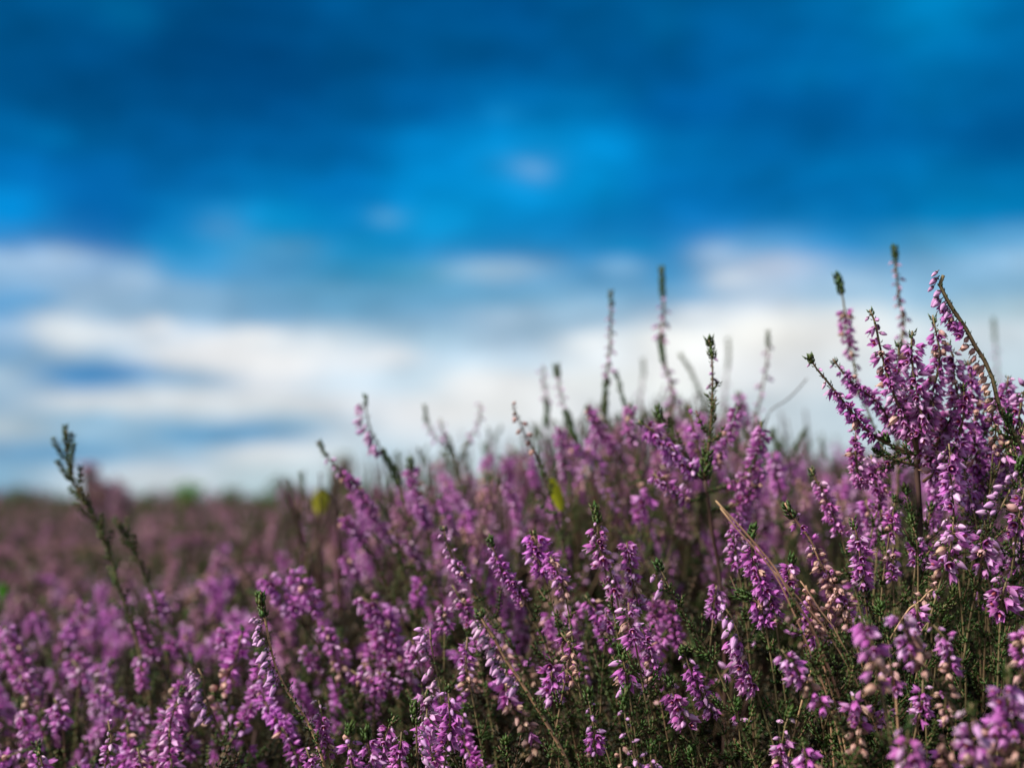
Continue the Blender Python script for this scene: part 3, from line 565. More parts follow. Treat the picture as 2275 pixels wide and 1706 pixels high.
# ------------------------------------------------------------------ masses of heather (stuff)
def interp(x, xs, ys): return float(np.interp(x, xs, ys))
NX = [-.40, -.25, -.12, 0, .12, .22, .30, .40]
Z35 = [-.11, -.105, -.098, -.088, -.075, -.062, -.048, -.035]
Z50 = [-.078, -.068, -.048, -.034, -.028, -.020, -.004, .004]
Z70 = [-.072, -.058, -.030, -.012, -.004, .004, .012, .014]
Z100 = [-.058, -.045, -.022, -.004, .004, .014, .020, .018]
Z300 = [-.036, -.034, -.026, -.014, -.008, 0.004, .006, .004]
Z1000 = [-.02, -.02, -.02, -.02, -.02, -.02, -.02, -.02]
DD = [.35, .5, .7, 1.0, 3.0, 10.0, 80.0]
def ztop(x, d):
    s = x / d; v = [interp(s, NX, z) for z in (Z35, Z50, Z70, Z100, Z300, Z1000, Z1000)]
    return interp(d, DD, v) + CAM.z + .006 * math.sin(x * 23 + d * 11) * min(1, d) + .004 * math.sin(x * 51 - d * 37)
def rot_pts(pts): return pts
templates = bpy.data.collections.new('template_store')
tcount = [0]
def template(mb):
    o = bpy.data.objects.new('template_%02d' % tcount[0], mb.mesh('heather_piece')); templates.objects.link(o); tcount[0] += 1; return tcount[0] - 1
def spike_mb(zones, L, fs, seed, lo=True, tail=.10):
    random.seed(seed)
    b = random.uniform(-.006, .006)
    pts = spline([Vector((b * 1.5, 0, 0)), Vector((b * .6, b, -L * .33)), Vector((0, b * .3, -L * .66)), Vector((0, 0, -L))], 1.0 * MM)
    mb = MB(); fol, fl = lay(pts, zones, fs, None, .9)
    mb.merge(fol, Matrix.Identity(4))
    for kk, M in fl: mb.merge(random.choice((LOK if lo else KINDS)[kk]), M)
    tl = spline([Vector((0, 0, -L)), Vector((.004, .003, -L - tail * .5)), Vector((.002, .01, -L - tail))], 3 * MM)
    tube(mb, [Vector(p) for p in pts[::4]] + tl, .25 * MM, .7 * MM, M_STEM, 4, 1, 0)
    mb.addmany(LEAF_V, LEAF_F, LEAF_T, M_LEAF, leaf_mats(tl, 1, len(tl) // 2, 1.6 * MM, .9, .6))
    shoots(mb, tl, 1, len(tl), 8 * MM, (5 * MM, 11 * MM))
    return mb
def leafy_mb(L, seed, m, n=5):
    random.seed(seed); mb = MB()
    main = spline([Vector((0, 0, 0)), Vector((.003, .002, -L * .4)), Vector((0, .004, -L))], 2 * MM)
    tube(mb, main, .25 * MM, .8 * MM, M_WOOD, 4)
    mb.addmany(LEAF_V, LEAF_F, LEAF_T, m, leaf_mats(main, 1, len(main) // 3, .8 * MM, .95, .5))
    for k in range(n):
        i = int(len(main) * (.12 + .75 * k / n)); a = k * 2.4; l = L * random.uniform(.2, .34)
        o = Vector((math.cos(a), math.sin(a), 0)); p0 = main[i]
        q = spline([p0, p0 + o * l * .35 + Vector((0, 0, l * .5)), p0 + o * l * .55 + Vector((0, 0, l))], 2 * MM)[::-1]
        tube(mb, q[::2] + [q[-1]], .2 * MM, .4 * MM, M_STEM, 4)
        mb.addmany(LEAF_V, LEAF_F, LEAF_T, m, leaf_mats(q, 1, len(q), .8 * MM, .95, .55))
        shoots(mb, q, 2, len(q), 5 * MM, (4 * MM, 8 * MM), m=m)
    return mb
MBF = [spike_mb('l10 b20 F100', .030 + .004 * k, 1.0, 900 + k) for k in range(5)]
MBS = [spike_mb('l8 F45 S100', .030 + .004 * k, 1.0, 930 + k) for k in range(3)]
MBB = [spike_mb('l14 b55 f100', .026 + .004 * k, .95, 950 + k) for k in range(2)]
MBL = [leafy_mb(.075, 970 + k, M_LEAF) for k in range(3)]
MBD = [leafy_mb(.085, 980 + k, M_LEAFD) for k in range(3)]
def wood_mb(seed):
    random.seed(seed); mb = MB()
    for k in range(5):
        a = k * 1.3; o = Vector((math.cos(a), math.sin(a), 0)) * .02
        tube(mb, spline([o * .9 + Vector((0, 0, 0)), o * .5 + Vector((random.uniform(-.01, .01), 0, -.06)), Vector((0, 0, -.13)) + o * .2], 8 * MM), .5 * MM, 1.2 * MM, M_WOOD, 5, wob=.1)
    return mb
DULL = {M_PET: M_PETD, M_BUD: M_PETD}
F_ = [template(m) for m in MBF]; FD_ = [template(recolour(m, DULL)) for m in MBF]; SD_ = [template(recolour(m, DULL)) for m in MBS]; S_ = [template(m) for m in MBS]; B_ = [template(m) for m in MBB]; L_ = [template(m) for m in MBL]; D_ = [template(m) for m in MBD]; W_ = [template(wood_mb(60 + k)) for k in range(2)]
def clump_mb(seed, r=.16, n=46, purple=.7):
    random.seed(seed); mb = MB()
    for k in range(n):
        a = k * 2.4; q = math.sqrt((k + .5) / n); x = math.cos(a) * q * r; y = math.sin(a) * q * r; z = -.35 * r * q * q + random.uniform(-.012, .008)
        u = random.random()
        src = random.choice(MBF if u < purple * .7 else MBS if u < purple else MBL if u < .92 else MBB)
        M = Matrix.Translation((x, y, z)) @ Matrix.Rotation(random.uniform(-.2, .2) + q * .5, 4, Vector((-math.sin(a), math.cos(a), 0))) @ Matrix.Rotation(random.uniform(0, 6), 4, 'Z') @ Matrix.Scale(1.15, 4)
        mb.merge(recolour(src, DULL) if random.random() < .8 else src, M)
    return mb
C_ = [template(clump_mb(41)), template(clump_mb(42, purple=.5)), template(clump_mb(43, purple=.75))] * 2 + [template(clump_mb(44, purple=.08))]
T_ = [template(spike_mb('l30 B70 l100', .040 + .005 * k, .72, 700 + k)) for k in range(3)] + [template(spike_mb('l60 b100', .035, .7, 720)), template(spike_mb('l16 b40 f70 n100', .045, .8, 721))]
random.seed(11)
class Scatter:
    def __init__(s): s.p = []; s.r = []; s.i = []; s.s = []
    def add(s, p, idx, sc, lean=.3):
        s.p.append(tuple(p)); s.i.append(idx); s.s.append(sc)
        s.r.append((random.gauss(0, lean), random.gauss(0, lean), random.uniform(0, 6.28)))
    def build(s, name, label, cat):
        me = bpy.data.meshes.new(name); me.from_pydata(s.p, [], [])
        a = me.attributes.new('idx', 'INT', 'POINT'); a.data.foreach_set('value', np.array(s.i, dtype=np.int32))
        a = me.attributes.new('scl', 'FLOAT', 'POINT'); a.data.foreach_set('value', np.array(s.s, dtype=np.float32))
        a = me.attributes.new('rot', 'FLOAT_VECTOR', 'POINT'); a.data.foreach_set('vector', np.array(s.r, dtype=np.float32).ravel())
        o = bpy.data.objects.new(name, me); C.objects.link(o)
        ng = bpy.data.node_groups.new(name + '_nodes', 'GeometryNodeTree')
        ng.interface.new_socket(name='Geometry', in_out='INPUT', socket_type='NodeSocketGeometry')
        ng.interface.new_socket(name='Geometry', in_out='OUTPUT', socket_type='NodeSocketGeometry')
        N = ng.nodes; Lk = ng.links; gi = N.new('NodeGroupInput'); go = N.new('NodeGroupOutput')
        ci = N.new('GeometryNodeCollectionInfo'); ci.inputs['Collection'].default_value = templates; ci.inputs['Separate Children'].default_value = True; ci.inputs['Reset Children'].default_value = True
        ip = N.new('GeometryNodeInstanceOnPoints'); ip.inputs['Pick Instance'].default_value = True
        def na(n, t):
            x = N.new('GeometryNodeInputNamedAttribute'); x.data_type = t; x.inputs['Name'].default_value = n; return next(q for q in x.outputs if q.enabled and q.name == 'Attribute')
        er = N.new('FunctionNodeEulerToRotation')
        Lk.new(gi.outputs[0], ip.inputs['Points']); Lk.new(ci.outputs[0], ip.inputs['Instance']); Lk.new(na('idx', 'INT'), ip.inputs['Instance Index'])
        Lk.new(na('rot', 'FLOAT_VECTOR'), er.inputs[0]); Lk.new(er.outputs[0], ip.inputs['Rotation']); Lk.new(na('scl', 'FLOAT'), ip.inputs['Scale'])
        Lk.new(ip.outputs[0], go.inputs[0])
        md = o.modifiers.new('scatter', 'NODES'); md.node_group = ng
        tag(o, label, cat, kind='stuff'); return o
def wob(x, d): return .5 + .5 * math.sin(x * 17 + 1.3 * math.sin(d * 9)) * math.cos(d * 13 + x * 5)
sc = Scatter(); fo = Scatter()
d = .37
while d < 2.3:
    sp = .0125 + .010 * min(1.6, max(0, d - .45))
    x = -.44 * d - .10
    while x < .44 * d + .10:
        X = x + random.uniform(-.5, .5) * sp; Dd = d + random.uniform(-.5, .5) * sp; z = ztop(X, Dd)
        y = Dd  # depth is close to y
        q = random.random(); s_ = X / Dd
        if Dd > .455:
            dens = (.80 if Dd > .80 else (.6 if s_ < -.1 else .46) if Dd > .62 else 0.34 if s_ < -.18 else .26 if s_ < 0 else .14) * (.5 + .9 * wob(X * 1.7, Dd * 2.1)); z -= .010 * max(0, min(1, (.68 - Dd) / .1))
            if q < dens:
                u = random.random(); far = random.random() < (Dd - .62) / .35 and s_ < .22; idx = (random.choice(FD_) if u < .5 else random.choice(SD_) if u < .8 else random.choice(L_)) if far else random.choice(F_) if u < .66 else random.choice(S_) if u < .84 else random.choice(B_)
                up = random.gauss(0, .007) * (1.5 if Dd > .9 else 1) + .012 * (wob(X, Dd) - .5) * (Dd > .8) + (.012 if random.random() < .06 else 0)
                sc.add((X, y, z + up), idx, random.uniform(.8, 1.2), .38)
        lowz = .018 * max(0, min(1, (.56 - Dd) / .08)); z -= lowz
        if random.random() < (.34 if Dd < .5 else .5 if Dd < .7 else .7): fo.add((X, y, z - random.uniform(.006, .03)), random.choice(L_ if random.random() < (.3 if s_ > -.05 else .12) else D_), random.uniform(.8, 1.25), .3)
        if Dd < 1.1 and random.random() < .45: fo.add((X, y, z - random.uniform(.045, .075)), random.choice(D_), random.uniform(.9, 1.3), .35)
        if Dd < 1.0 and random.random() < .10: fo.add((X, y, z - random.uniform(.03, .07)), random.choice(W_), random.uniform(.9, 1.5), .3)
        x += sp
    d += sp
for k in range(150):        # blurred flowering tops that build the feathery bank
    s_ = random.uniform(-.10, .27); Dd = random.uniform(.56, .85); X = s_ * Dd
    top = np.interp(s_, [-.10, -.04, .0, .04, .08, .13, .17, .21, .27], [1080, 1040, 1005, 955, 925, 920, 955, 1035, 1010]) + abs(random.gauss(0, 70)) - 10
    sc.add((X, Dd, CAM.z + (1105 - top) / FPX * Dd), random.choice(F_ + FD_ + S_ + T_), random.uniform(.6, .95), .26)
for k in range(240):        # taller thin tops against the sky
    s_ = random.choice([random.uniform(-.16, .26), random.uniform(.0, .26)]); Dd = random.uniform(.62, .98); X = s_ * Dd
    top = np.interp(s_, [-.16, -.05, .0, .06, .12, .18, .24, .27], [1060, 985, 950, 905, 880, 930, 1010, 1030]) + abs(random.gauss(0, 85)) - 15
    sc.add((X, Dd, CAM.z + (1105 - top) / FPX * Dd), random.choice(T_ + T_ + W_ + FD_[:2]), random.uniform(.55, 1.0), .2)
cl = Scatter(); d = 2.1
while d < 75:
    sp = .20 + .035 * (d - 2)
    x = -.52 * d - sp
    while x < .52 * d + sp:
        X = x + random.uniform(-.5, .5) * sp; Dd = d + random.uniform(-.5, .5) * sp
        k = sp / .20
        cl.add((X, Dd, ztop(X, Dd) + random.uniform(-.02, .012) + ((.013 * d * random.random() ** 3.5) if d < 14 else .05 * (random.random() ** 3)) - .012 * (k - 1)), random.choice(C_), random.uniform(.85, 1.2) * min(k, 5), .1)
        x += sp
    d += sp
sc.build('heather_bloom', 'blurred mass of purple and faded heather flowers across the heath', 'heather')
fo.build('heather_foliage', 'dark green and brown tangle of heather leaves and stems under the flowers', 'foliage')
cl.build('distant_heather', 'hazy mauve carpet of heather stretching to the skyline', 'heather')
# ------------------------------------------------------------------ ground
mb = MB(); V = []; F = []; rad = [0, .3, .6, 1, 2, 4, 8, 16, 32, 64, 128, 256, 600, 1500, 4000]; n = 48
V.append((0, 0, GROUND))
for r in rad[1:]:
    for j in range(n):
        a = 2 * math.pi * j / n; h = .012 * math.sin(a * 5 + r * 3) * min(1, r) * (1 if r < 40 else 3)
        V.append((r * math.cos(a), r * math.sin(a), GROUND + h))
for j in range(n): F.append((0, 1 + j, 1 + (j + 1) % n))
for i in range(len(rad) - 2):
    for j in range(n):
        a = 1 + i * n; F.append((a + j, a + n + j, a + n + (j + 1) % n, a + (j + 1) % n))
gm, nt, N, L = mat('peat_ground')
out = N.new('ShaderNodeOutputMaterial'); pb = N.new('ShaderNodeBsdfPrincipled'); nz = N.new('ShaderNodeTexNoise'); nz.inputs['Scale'].default_value = 6; nz.inputs['Detail'].default_value = 8
tc = N.new('ShaderNodeTexCoord'); L.new(tc.outputs['Object'], nz.inputs['Vector'])
cr = N.new('ShaderNodeValToRGB'); cr.color_ramp.elements[0].color = (.010, .007, .005, 1); cr.color_ramp.elements[1].color = (.05, .034, .028, 1); cr.color_ramp.elements[0].position = .35; cr.color_ramp.elements[1].position = .7
L.new(nz.outputs['Fac'], cr.inputs[0]); L.new(cr.outputs[0], pb.inputs['Base Color']); pb.inputs['Roughness'].default_value = .9; L.new(pb.outputs[0], out.inputs[0])
mb.add(V, F, [0] * len(V), gm); tag(mb.obj('ground'), 'dark peaty ground under the heather', 'ground', kind='structure')
# ------------------------------------------------------------------ far shrubs
def shrub(label, px, top, w, d, m, name='shrub', n=700, tall=1.0, cat='shrub'):
    cx = (px - 1137.5) / FPX * d; H = CAM.z + (1105 - top) / FPX * d; W = w / FPX * d / 2; base = Vector((cx, d, GROUND))
    t = empty(name, base); tag(t, label, cat)
    st = MB(); tips = []
    for k in range(7):
        a = k * 2.4; tp = Vector((cx + math.cos(a) * W * .6, d + math.sin(a) * W * .6, GROUND + (H - GROUND) * random.uniform(.7, .97))); tips.append(tp)
        tube(st, spline([base, base.lerp(tp, .5) + Vector((0, 0, .05 * (H - GROUND))), tp], (H - GROUND) / 8), .012 * (H - GROUND), .03 * (H - GROUND), M_WOOD, 5)
    st.obj('stem', t)
    ms = []; ls = max(.006, W * .09)
    for k in range(n):
        if random.random() < .5:
            c = random.choice(tips) + Vector([random.gauss(0, W * .22) for _ in range(3)])
        else:
            a = random.uniform(0, 6.28); v = random.random(); rr = W * math.sqrt(max(0, 1 - v ** (1.5 * tall))) * random.uniform(.4, 1)
            c = Vector((cx + math.cos(a) * rr, d + math.sin(a) * rr, GROUND + (H - GROUND) * (.25 + .75 * v)))
        if c.z > H + ls: c.z = H
        ax = Vector([random.gauss(0, 1) for _ in range(3)]).normalized(); M = basis(ax, random.uniform(0, 6), ls * random.uniform(.5, 1), c)
        ms.append([[M[i][j] for j in range(4)] for i in range(3)])
    fb = MB(); fb.addmany(LEAF_V, LEAF_F, LEAF_T, m, ms); fb.obj('crown', t)
shrub('pointed mauve heather hummock on the skyline, right of the tall dark shoot', 212, 1030, 62, 1.9, M_MAUVE, 'heather_hummock', cat='heather hummock')
shrub('brownish heather hummock on the skyline, lower and right of the pointed mauve one', 258, 1066, 80, 2.1, M_MAUVE, 'heather_hummock', cat='heather hummock')
shrub('round green bush on the left skyline', 418, 1072, 56, 3.2, M_LIME)
shrub('low dark green bush at the far left end of the skyline', 42, 1090, 90, 4.0, M_SHRUB)
shrub('grey-green bush on the skyline left of the yellow leaf', 618, 1062, 110, 2.4, M_SHRUB)
shrub('wide green bush behind the leaning purple spike', 792, 1088, 150, 2.2, M_SHRUB)
shrub('faint tall green shrub behind the slim spikes', 762, 1010, 60, 2.6, M_SHRUB, n=200, tall=.7)
shrub('small dark bush on the skyline between the two mauve hummocks and the round green bush', 330, 1088, 50, 3.4, M_SHRUB, n=400)
shrub('low broad green bush right of the round green bush', 505, 1084, 80, 3.0, M_SHRUB, n=500)
shrub('dull brown heather hummock behind the grey-green bush', 668, 1078, 90, 2.7, M_MAUVE, 'heather_hummock', cat='heather hummock')
shrub('olive bush behind the right bush trunk', 1880, 1030, 190, 1.8, M_SHRUB)
# ------------------------------------------------------------------ sky and light
SUN = Vector((-.70, -.30, .86)).normalized()
sl = bpy.data.lights.new('sun', 'SUN'); sl.energy = 5.0; sl.angle = R(9); sl.color = (1, .95, .88)
so = bpy.data.objects.new('sun', sl); C.objects.link(so); so.rotation_euler = SUN.to_track_quat('Z', 'Y').to_euler(); so.location = (0, 0, 5)
w = bpy.data.worlds.new('World'); scene.world = w; w.use_nodes = True; nt = w.node_tree; N = nt.nodes; L = nt.links; N.clear()
out = N.new('ShaderNodeOutputWorld'); bg = N.new('ShaderNodeBackground'); bg.inputs['Strength'].default_value = .1; L.new(bg.outputs[0], out.inputs[0])
sky = N.new('ShaderNodeTexSky'); sky.sky_type = 'NISHITA'; sky.sun_disc = False; sky.sun_elevation = math.asin(SUN.z); sky.sun_rotation = math.atan2(SUN.x, SUN.y)
tc = N.new('ShaderNodeTexCoord'); sp_ = N.new('ShaderNodeSeparateXYZ'); L.new(tc.outputs['Generated'], sp_.inputs[0])
def mth(op, a, b=None, c=None, clamp=False):
    n = N.new('ShaderNodeMath'); n.operation = op; n.use_clamp = clamp
    for i, q in enumerate((a, b, c)):
        if q is None: continue
        if isinstance(q, (int, float)): n.inputs[i].default_value = q
        else: L.new(q, n.inputs[i])
    return n.outputs[0]
az = mth('ARCTAN2', sp_.outputs[0], sp_.outputs[1])
hyp = mth('SQRT', mth('SUBTRACT', 1.0, mth('MULTIPLY', sp_.outputs[2], sp_.outputs[2])))
el = mth('DIVIDE', sp_.outputs[2], mth('MAXIMUM', hyp, .01))
cmb = N.new('ShaderNodeCombineXYZ'); L.new(mth('MULTIPLY', az, 1.0), cmb.inputs[0]); L.new(mth('MULTIPLY', el, 2.8), cmb.inputs[1])
n1 = N.new('ShaderNodeTexNoise'); n1.inputs['Scale'].default_value = 9; n1.inputs['Detail'].default_value = 3; L.new(cmb.outputs[0], n1.inputs['Vector'])
n2 = N.new('ShaderNodeTexNoise'); n2.inputs['Scale'].default_value = 11; n2.inputs['Detail'].default_value = 3
mp = N.new('ShaderNodeMapping'); mp.inputs['Location'].default_value = (7, 3, 1); L.new(cmb.outputs[0], mp.inputs[0]); L.new(mp.outputs[0], n2.inputs['Vector'])
px = mth('ADD', mth('MULTIPLY', az, 3260.0), mth('ADD', mth('MULTIPLY', mth('SUBTRACT', n1.outputs['Fac'], .5), 110.0), 1137.5))
py = mth('ADD', mth('MULTIPLY', el, -3130.0), mth('ADD', mth('MULTIPLY', mth('SUBTRACT', n2.outputs['Fac'], .5), 44.0), 1105.0))
ROWS = [0, 120, 240, 330, 420, 500, 560, 610, 660, 710, 760, 810, 850, 910, 960, 1010, 1060, 1100]
COLS = {
0: '005A96 00548C 005894 0068AA 0072BC 0090DC 2088CC A2C6E8 8CBAE2 5CA0D4 A0C4E6 70A4CC AAC4D8 9CBCD6 BCCCD6 8CB4D4 8CB8D4 88B0CC',
190: '005E98 00548E 00548E 0060A0 0068B0 0070BA 0078C0 88B4E0 8EB4D6 9EC0DE D8E0E8 80B0D4 4090C8 D0D8DE 98BED8 7CAED2 C0D0DC C0D0DA',
380: '005088 004C84 005088 005C9C 0068AC 0086CC 0090D0 3898D0 80AED4 88B4D6 C8D8E8 F0F2F4 88B4D6 D0DAE0 8CB8D6 98BCD6 D0D8E0 C8D8E0',
570: '00508C 005290 005898 0064A8 0074B8 0098DA 3898CC 5098C8 6AA4CC 70A8D0 D0E0EE F4F4F4 DCE0E6 D8DEE2 60A0CC D0DAE0 C0D4DC B8D0D8',
760: '005894 00548E 005C9A 0068AC 0078C0 0088CC 0090CC 2C90C0 559CC4 70A8CC B0CCE0 E0E8F0 D0E2F0 DCE2EA C8D8E4 D0DAE0 C4D4DC BCD0D8',
950: '005896 005896 0064A8 0084CC 0090D8 009CE0 0090D0 3098C4 64A4CC 84B0D0 A0C4DC BCDCF2 C4E0F2 F0F2F4 DCE6EE D0DEE8 C8D8E0 C0D4D8',
1138: '005492 005A9A 0078C0 0094DC 0098E0 0088CC 0088C8 70A8D4 64A4CC A8C4DC A0BCD4 C8E0F2 F0F2F4 ECEEEE DCE6EE D0DEE6 C4D8DC C0D4D8',
1330: '005690 005894 007EC4 0090D8 0088CC 007CC0 0084C4 2C90C8 7CB0D4 84B0D0 C0D8EC E8F0F6 F0F4F4 E4E8EC D8E0E6 D0DAE0 C8D8DC C0D4D8',
1520: '005E9C 0060A4 0064AC 0070B4 0074BC 007CC4 0084C8 0C8CC8 5AA0D0 A8C4DC F0F4F6 F6F6F6 F4F6F4 E4EAEC D8E0E6 D0DAE0 C8D8DC C0D4D8',
1710: '005C98 0066AA 0060A4 0068AC 0070B4 0080C4 4CA0D8 B0C8E4 B0C8E0 E0E8F0 F8F8F6 F0F2F4 E8ECF0 D0DCE4 D0DCE4 C8D8E0 C8D8DC C0D4D8',
1900: '006CAC 0068AA 0064A8 0068AC 006CB0 0080C4 1890D0 6CAAD8 98C0DC E4ECF0 F0F2F2 E4EAEE DCE4EA C8D8E2 C8D8E2 C8D8E0 C8D8DC C0D4D8',
2090: '0084C4 0074B4 006CAC 0066A8 0078B8 0088C4 4CA0D0 78B0D6 88B8D8 B0CEDE D4E0E8 D0DEE8 C8DAE4 C8D8E2 C8D8E2 C8D8E0 C8D8DC C0D4D8',
2275: '006CAC 006CAC 0064A4 005894 0078B8 0084C4 60A8D8 98C0DE 88B8D8 B4D0DE D0DCE4 C8D8E2 C8DAE4 C8D8E2 C8D8E2 C8D8E0 C8D8DC C0D4D8'}
def lin(h):
    o = []
    for i in (0, 2, 4):
        c = int(h[i:i + 2], 16) / 255; o.append(c / 12.92 if c < .04045 else ((c + .055) / 1.055) ** 2.4)
    return (*o, 1)
pos = mth('DIVIDE', py, 1105.0, clamp=True)
prev = None; keys = sorted(COLS)
for i, k in enumerate(keys):
    cr = N.new('ShaderNodeValToRGB'); cr.color_ramp.interpolation = 'EASE'; L.new(pos, cr.inputs[0]); E = cr.color_ramp.elements
    cs = COLS[k].split()
    E[0].position = 0; E[0].color = lin(cs[0]); E[1].position = ROWS[-1] / 1105; E[1].color = lin(cs[-1])
    for r, c in list(zip(ROWS, cs))[1:-1]:
        e = E.new(r / 1105); e.color = lin(c)
    if prev is None: prev = cr.outputs[0]
    else:
        lo_ = keys[i - 1]; f = mth('DIVIDE', mth('SUBTRACT', px, float(lo_)), float(k - lo_), clamp=True)
        f = mth('MULTIPLY', mth('MULTIPLY', f, f), mth('SUBTRACT', 3.0, mth('MULTIPLY', f, 2.0)))
        mx = N.new('ShaderNodeMix'); mx.data_type = 'RGBA'; L.new(f, mx.inputs['Factor']); L.new(prev, mx.inputs['A']); L.new(cr.outputs[0], mx.inputs['B']); prev = mx.outputs['Result']
BLOBS = [(1184,372,46,22,'7CB4E6',.75),(853,487,36,15,'60AADC',.7),(470,520,52,32,'5A9CD0',.5),(615,562,85,26,'5A9ECC',.6),(1120,250,45,20,'1898E0',.6),
(115,600,85,34,'B0CCE8',.8),(285,640,60,30,'B0CCE6',.7),(140,755,75,46,'E2E8EC',.95),(480,785,120,34,'FAFAFC',.95),(700,780,70,24,'F0F4F8',.7),(862,795,75,22,'F4F6FA',.8),
(245,842,125,20,'3284C0',.95),(60,690,70,16,'5CA4D8',.8),(400,900,170,28,'DEE2E6',.8),(460,972,120,17,'4E98C8',.9),(650,932,85,11,'88B8D6',.8),(90,1018,140,15,'6CA6D0',.8),(200,935,120,12,'84B4D4',.8),
(610,1008,115,24,'E2E6EA',.8),(350,1068,65,20,'D0DAE0',.8),(1095,600,115,28,'A6C8E2',.85),(980,655,140,26,'62A0C6',.8),(760,655,120,26,'6AA6CC',.7),(1385,598,70,22,'90BEE2',.7),
(1610,572,58,28,'B4CCE6',.7),(1765,600,90,30,'C8D4EA',.7),(1480,655,110,24,'74AAD0',.8),(1420,560,90,20,'0088C4',.8),(1500,765,125,40,'FFFFFC',.85),(1725,742,115,36,'FFFEFA',.95),(1880,760,70,30,'F4F4F4',.7),(1045,858,100,45,'FAFAFA',.85),(1240,930,90,40,'F0F2F4',.7),
(470,160,300,110,'00447C',.7),(150,180,200,90,'004C84',.5),(1500,60,70,70,'005888',.5),(1380,170,160,60,'005490',.5),(2240,370,110,50,'00508A',.75),(1860,290,120,50,'005898',.5),(2085,70,100,60,'0086C6',.7),(1290,400,110,60,'0094DA',.6),(20,510,60,36,'0094E4',.8),(110,335,60,22,'0070B0',.7),(230,490,130,50,'0062AA',.6),(2000,480,150,40,'0064A4',.6),(1640,450,160,50,'0068B0',.5),
(330,735,40,16,'F0F2F6',.7),(560,752,60,14,'FFFFFF',.6),(640,820,50,14,'F8F8FA',.6),(380,845,60,12,'A8C4DC',.5),(30,790,60,14,'8CB4D8',.6),(240,700,60,18,'98BCDA',.7),(420,690,80,20,'88B2D2',.7),
(1300,690,90,14,'A4C6DE',.6),(1200,735,80,18,'94B8D2',.7),(1330,770,60,22,'F4F8FA',.7),(1640,630,50,16,'D4DEEA',.7),(1880,640,60,18,'A8C8E2',.6),(2060,690,70,14,'90BAD8',.6),(2180,620,70,16,'8CBCE0',.6),(1570,700,60,14,'E8EEF4',.7),
(900,935,60,18,'F0F2F6',.6),(760,890,60,18,'E8EEF4',.6),(850,1010,60,20,'B8D0DE',.6),(1000,930,40,18,'FFFFFF',.5),(640,60,120,30,'00487E',.5),(1000,90,120,40,'005690',.5),(250,60,60,30,'00649A',.5),(1800,180,100,30,'0070B0',.5),(1500,250,120,26,'005A9C',.5),(1900,400,90,24,'0076B8',.5)]
SEEN = False
for (bx, by, rx, ry, col, st) in BLOBS:
    if (bx, by) in ((330,735),) or SEEN: SEEN = True; rx *= 1.15; ry *= 1.25; st = min(.9, st * 1.35)
    dx = mth('MULTIPLY', mth('SUBTRACT', px, float(bx)), 1.0 / rx); dy = mth('MULTIPLY', mth('SUBTRACT', py, float(by)), 1.0 / ry)
    r2 = mth('ADD', mth('MULTIPLY', dx, dx), mth('MULTIPLY', dy, dy)); g = mth('MULTIPLY', mth('DIVIDE', 1.0, mth('ADD', 1.0, mth('MULTIPLY', r2, mth('ADD', .6, mth('MULTIPLY', r2, .9))))), float(st))
    mx = N.new('ShaderNodeMix'); mx.data_type = 'RGBA'; L.new(g, mx.inputs['Factor']); L.new(prev, mx.inputs['A']); mx.inputs['B'].default_value = lin(col); prev = mx.outputs['Result']
n5 = N.new('ShaderNodeTexNoise'); n5.inputs['Scale'].default_value = 16; n5.inputs['Detail'].default_value = 5; n5.inputs['Roughness'].default_value = .6; n5m = N.new('ShaderNodeMapping'); n5m.inputs['Scale'].default_value = (1, .6, 1); n5m.inputs['Rotation'].default_value = (0, 0, .25); L.new(cmb.outputs[0], n5m.inputs[0]); L.new(n5m.outputs[0], n5.inputs['Vector'])
r5 = N.new('ShaderNodeMapRange'); r5.inputs['From Min'].default_value = .3; r5.inputs['From Max'].default_value = .7; r5.inputs['To Min'].default_value = .80; r5.inputs['To Max'].default_value = 1.16; L.new(n5.outputs['Fac'], r5.inputs['Value'])
h5 = N.new('ShaderNodeHueSaturation'); L.new(prev, h5.inputs['Color']); L.new(r5.outputs[0], h5.inputs['Value']); prev = h5.outputs[0]
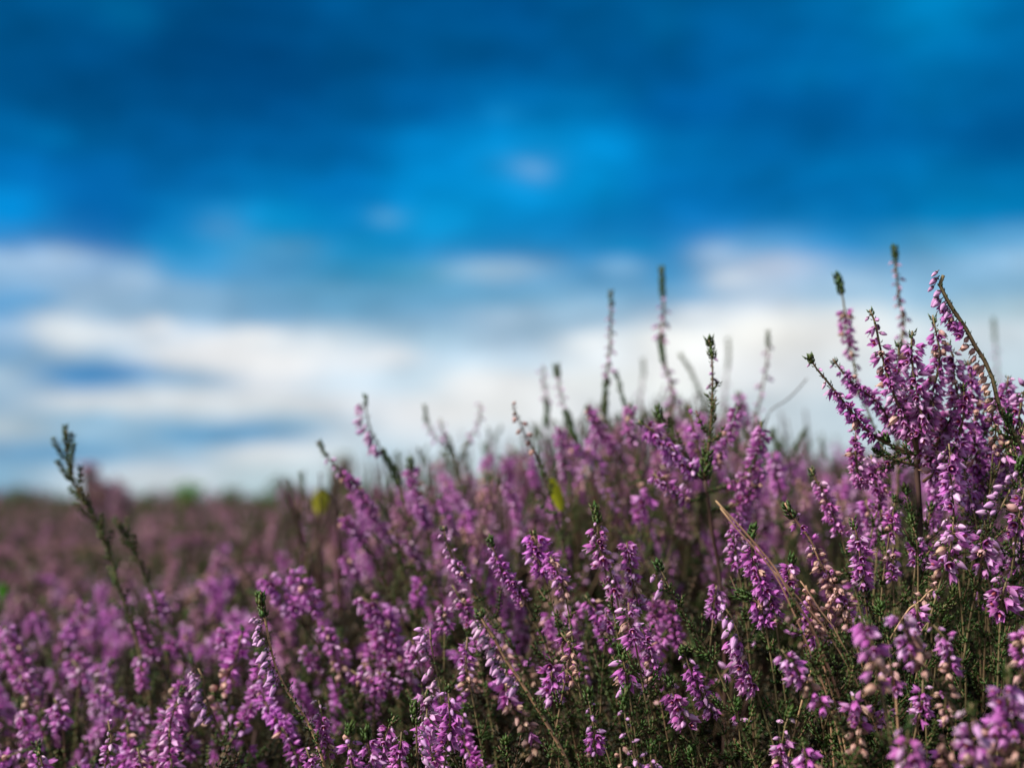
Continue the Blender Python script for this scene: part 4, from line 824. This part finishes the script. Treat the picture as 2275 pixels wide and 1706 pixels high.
sc10 = N.new('ShaderNodeMix'); sc10.data_type = 'RGBA'; sc10.blend_type = 'MULTIPLY'; sc10.inputs['Factor'].default_value = 1; L.new(prev, sc10.inputs['A']); sc10.inputs['B'].default_value = (8.0, 8.1, 8.1, 1)
# the rest of the sky: nishita blue, with unseen broken cloud added as fill light
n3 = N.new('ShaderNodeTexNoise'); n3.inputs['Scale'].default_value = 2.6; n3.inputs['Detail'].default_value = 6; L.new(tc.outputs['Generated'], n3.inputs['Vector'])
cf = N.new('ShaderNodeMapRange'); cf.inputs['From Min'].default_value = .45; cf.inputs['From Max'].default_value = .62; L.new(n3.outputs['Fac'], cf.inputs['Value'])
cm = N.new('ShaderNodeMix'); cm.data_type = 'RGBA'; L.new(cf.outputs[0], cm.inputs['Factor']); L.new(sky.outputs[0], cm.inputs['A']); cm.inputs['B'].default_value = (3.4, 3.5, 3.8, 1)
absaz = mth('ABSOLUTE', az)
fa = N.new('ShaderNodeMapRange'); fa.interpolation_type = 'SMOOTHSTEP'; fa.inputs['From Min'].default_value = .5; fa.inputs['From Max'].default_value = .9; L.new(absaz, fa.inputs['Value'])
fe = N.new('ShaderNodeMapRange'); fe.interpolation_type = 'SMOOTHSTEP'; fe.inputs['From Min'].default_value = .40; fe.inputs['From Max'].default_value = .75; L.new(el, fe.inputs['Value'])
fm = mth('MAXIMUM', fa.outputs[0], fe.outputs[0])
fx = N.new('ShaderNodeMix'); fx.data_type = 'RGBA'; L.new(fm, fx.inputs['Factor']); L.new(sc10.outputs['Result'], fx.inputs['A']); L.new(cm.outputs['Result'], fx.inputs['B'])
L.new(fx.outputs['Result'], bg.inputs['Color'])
w.cycles.sampling_method = 'MANUAL'; w.cycles.sample_map_resolution = 512
# ------------------------------------------------------------------ render
scene.view_settings.view_transform = 'Standard'; scene.view_settings.look = 'None'; scene.view_settings.exposure = 0.27; scene.view_settings.gamma = 1
scene.render.engine = 'CYCLES'; scene.cycles.use_denoising = True
scene.cycles.max_bounces = 5; scene.cycles.diffuse_bounces = 3; scene.cycles.glossy_bounces = 2; scene.cycles.transmission_bounces = 3
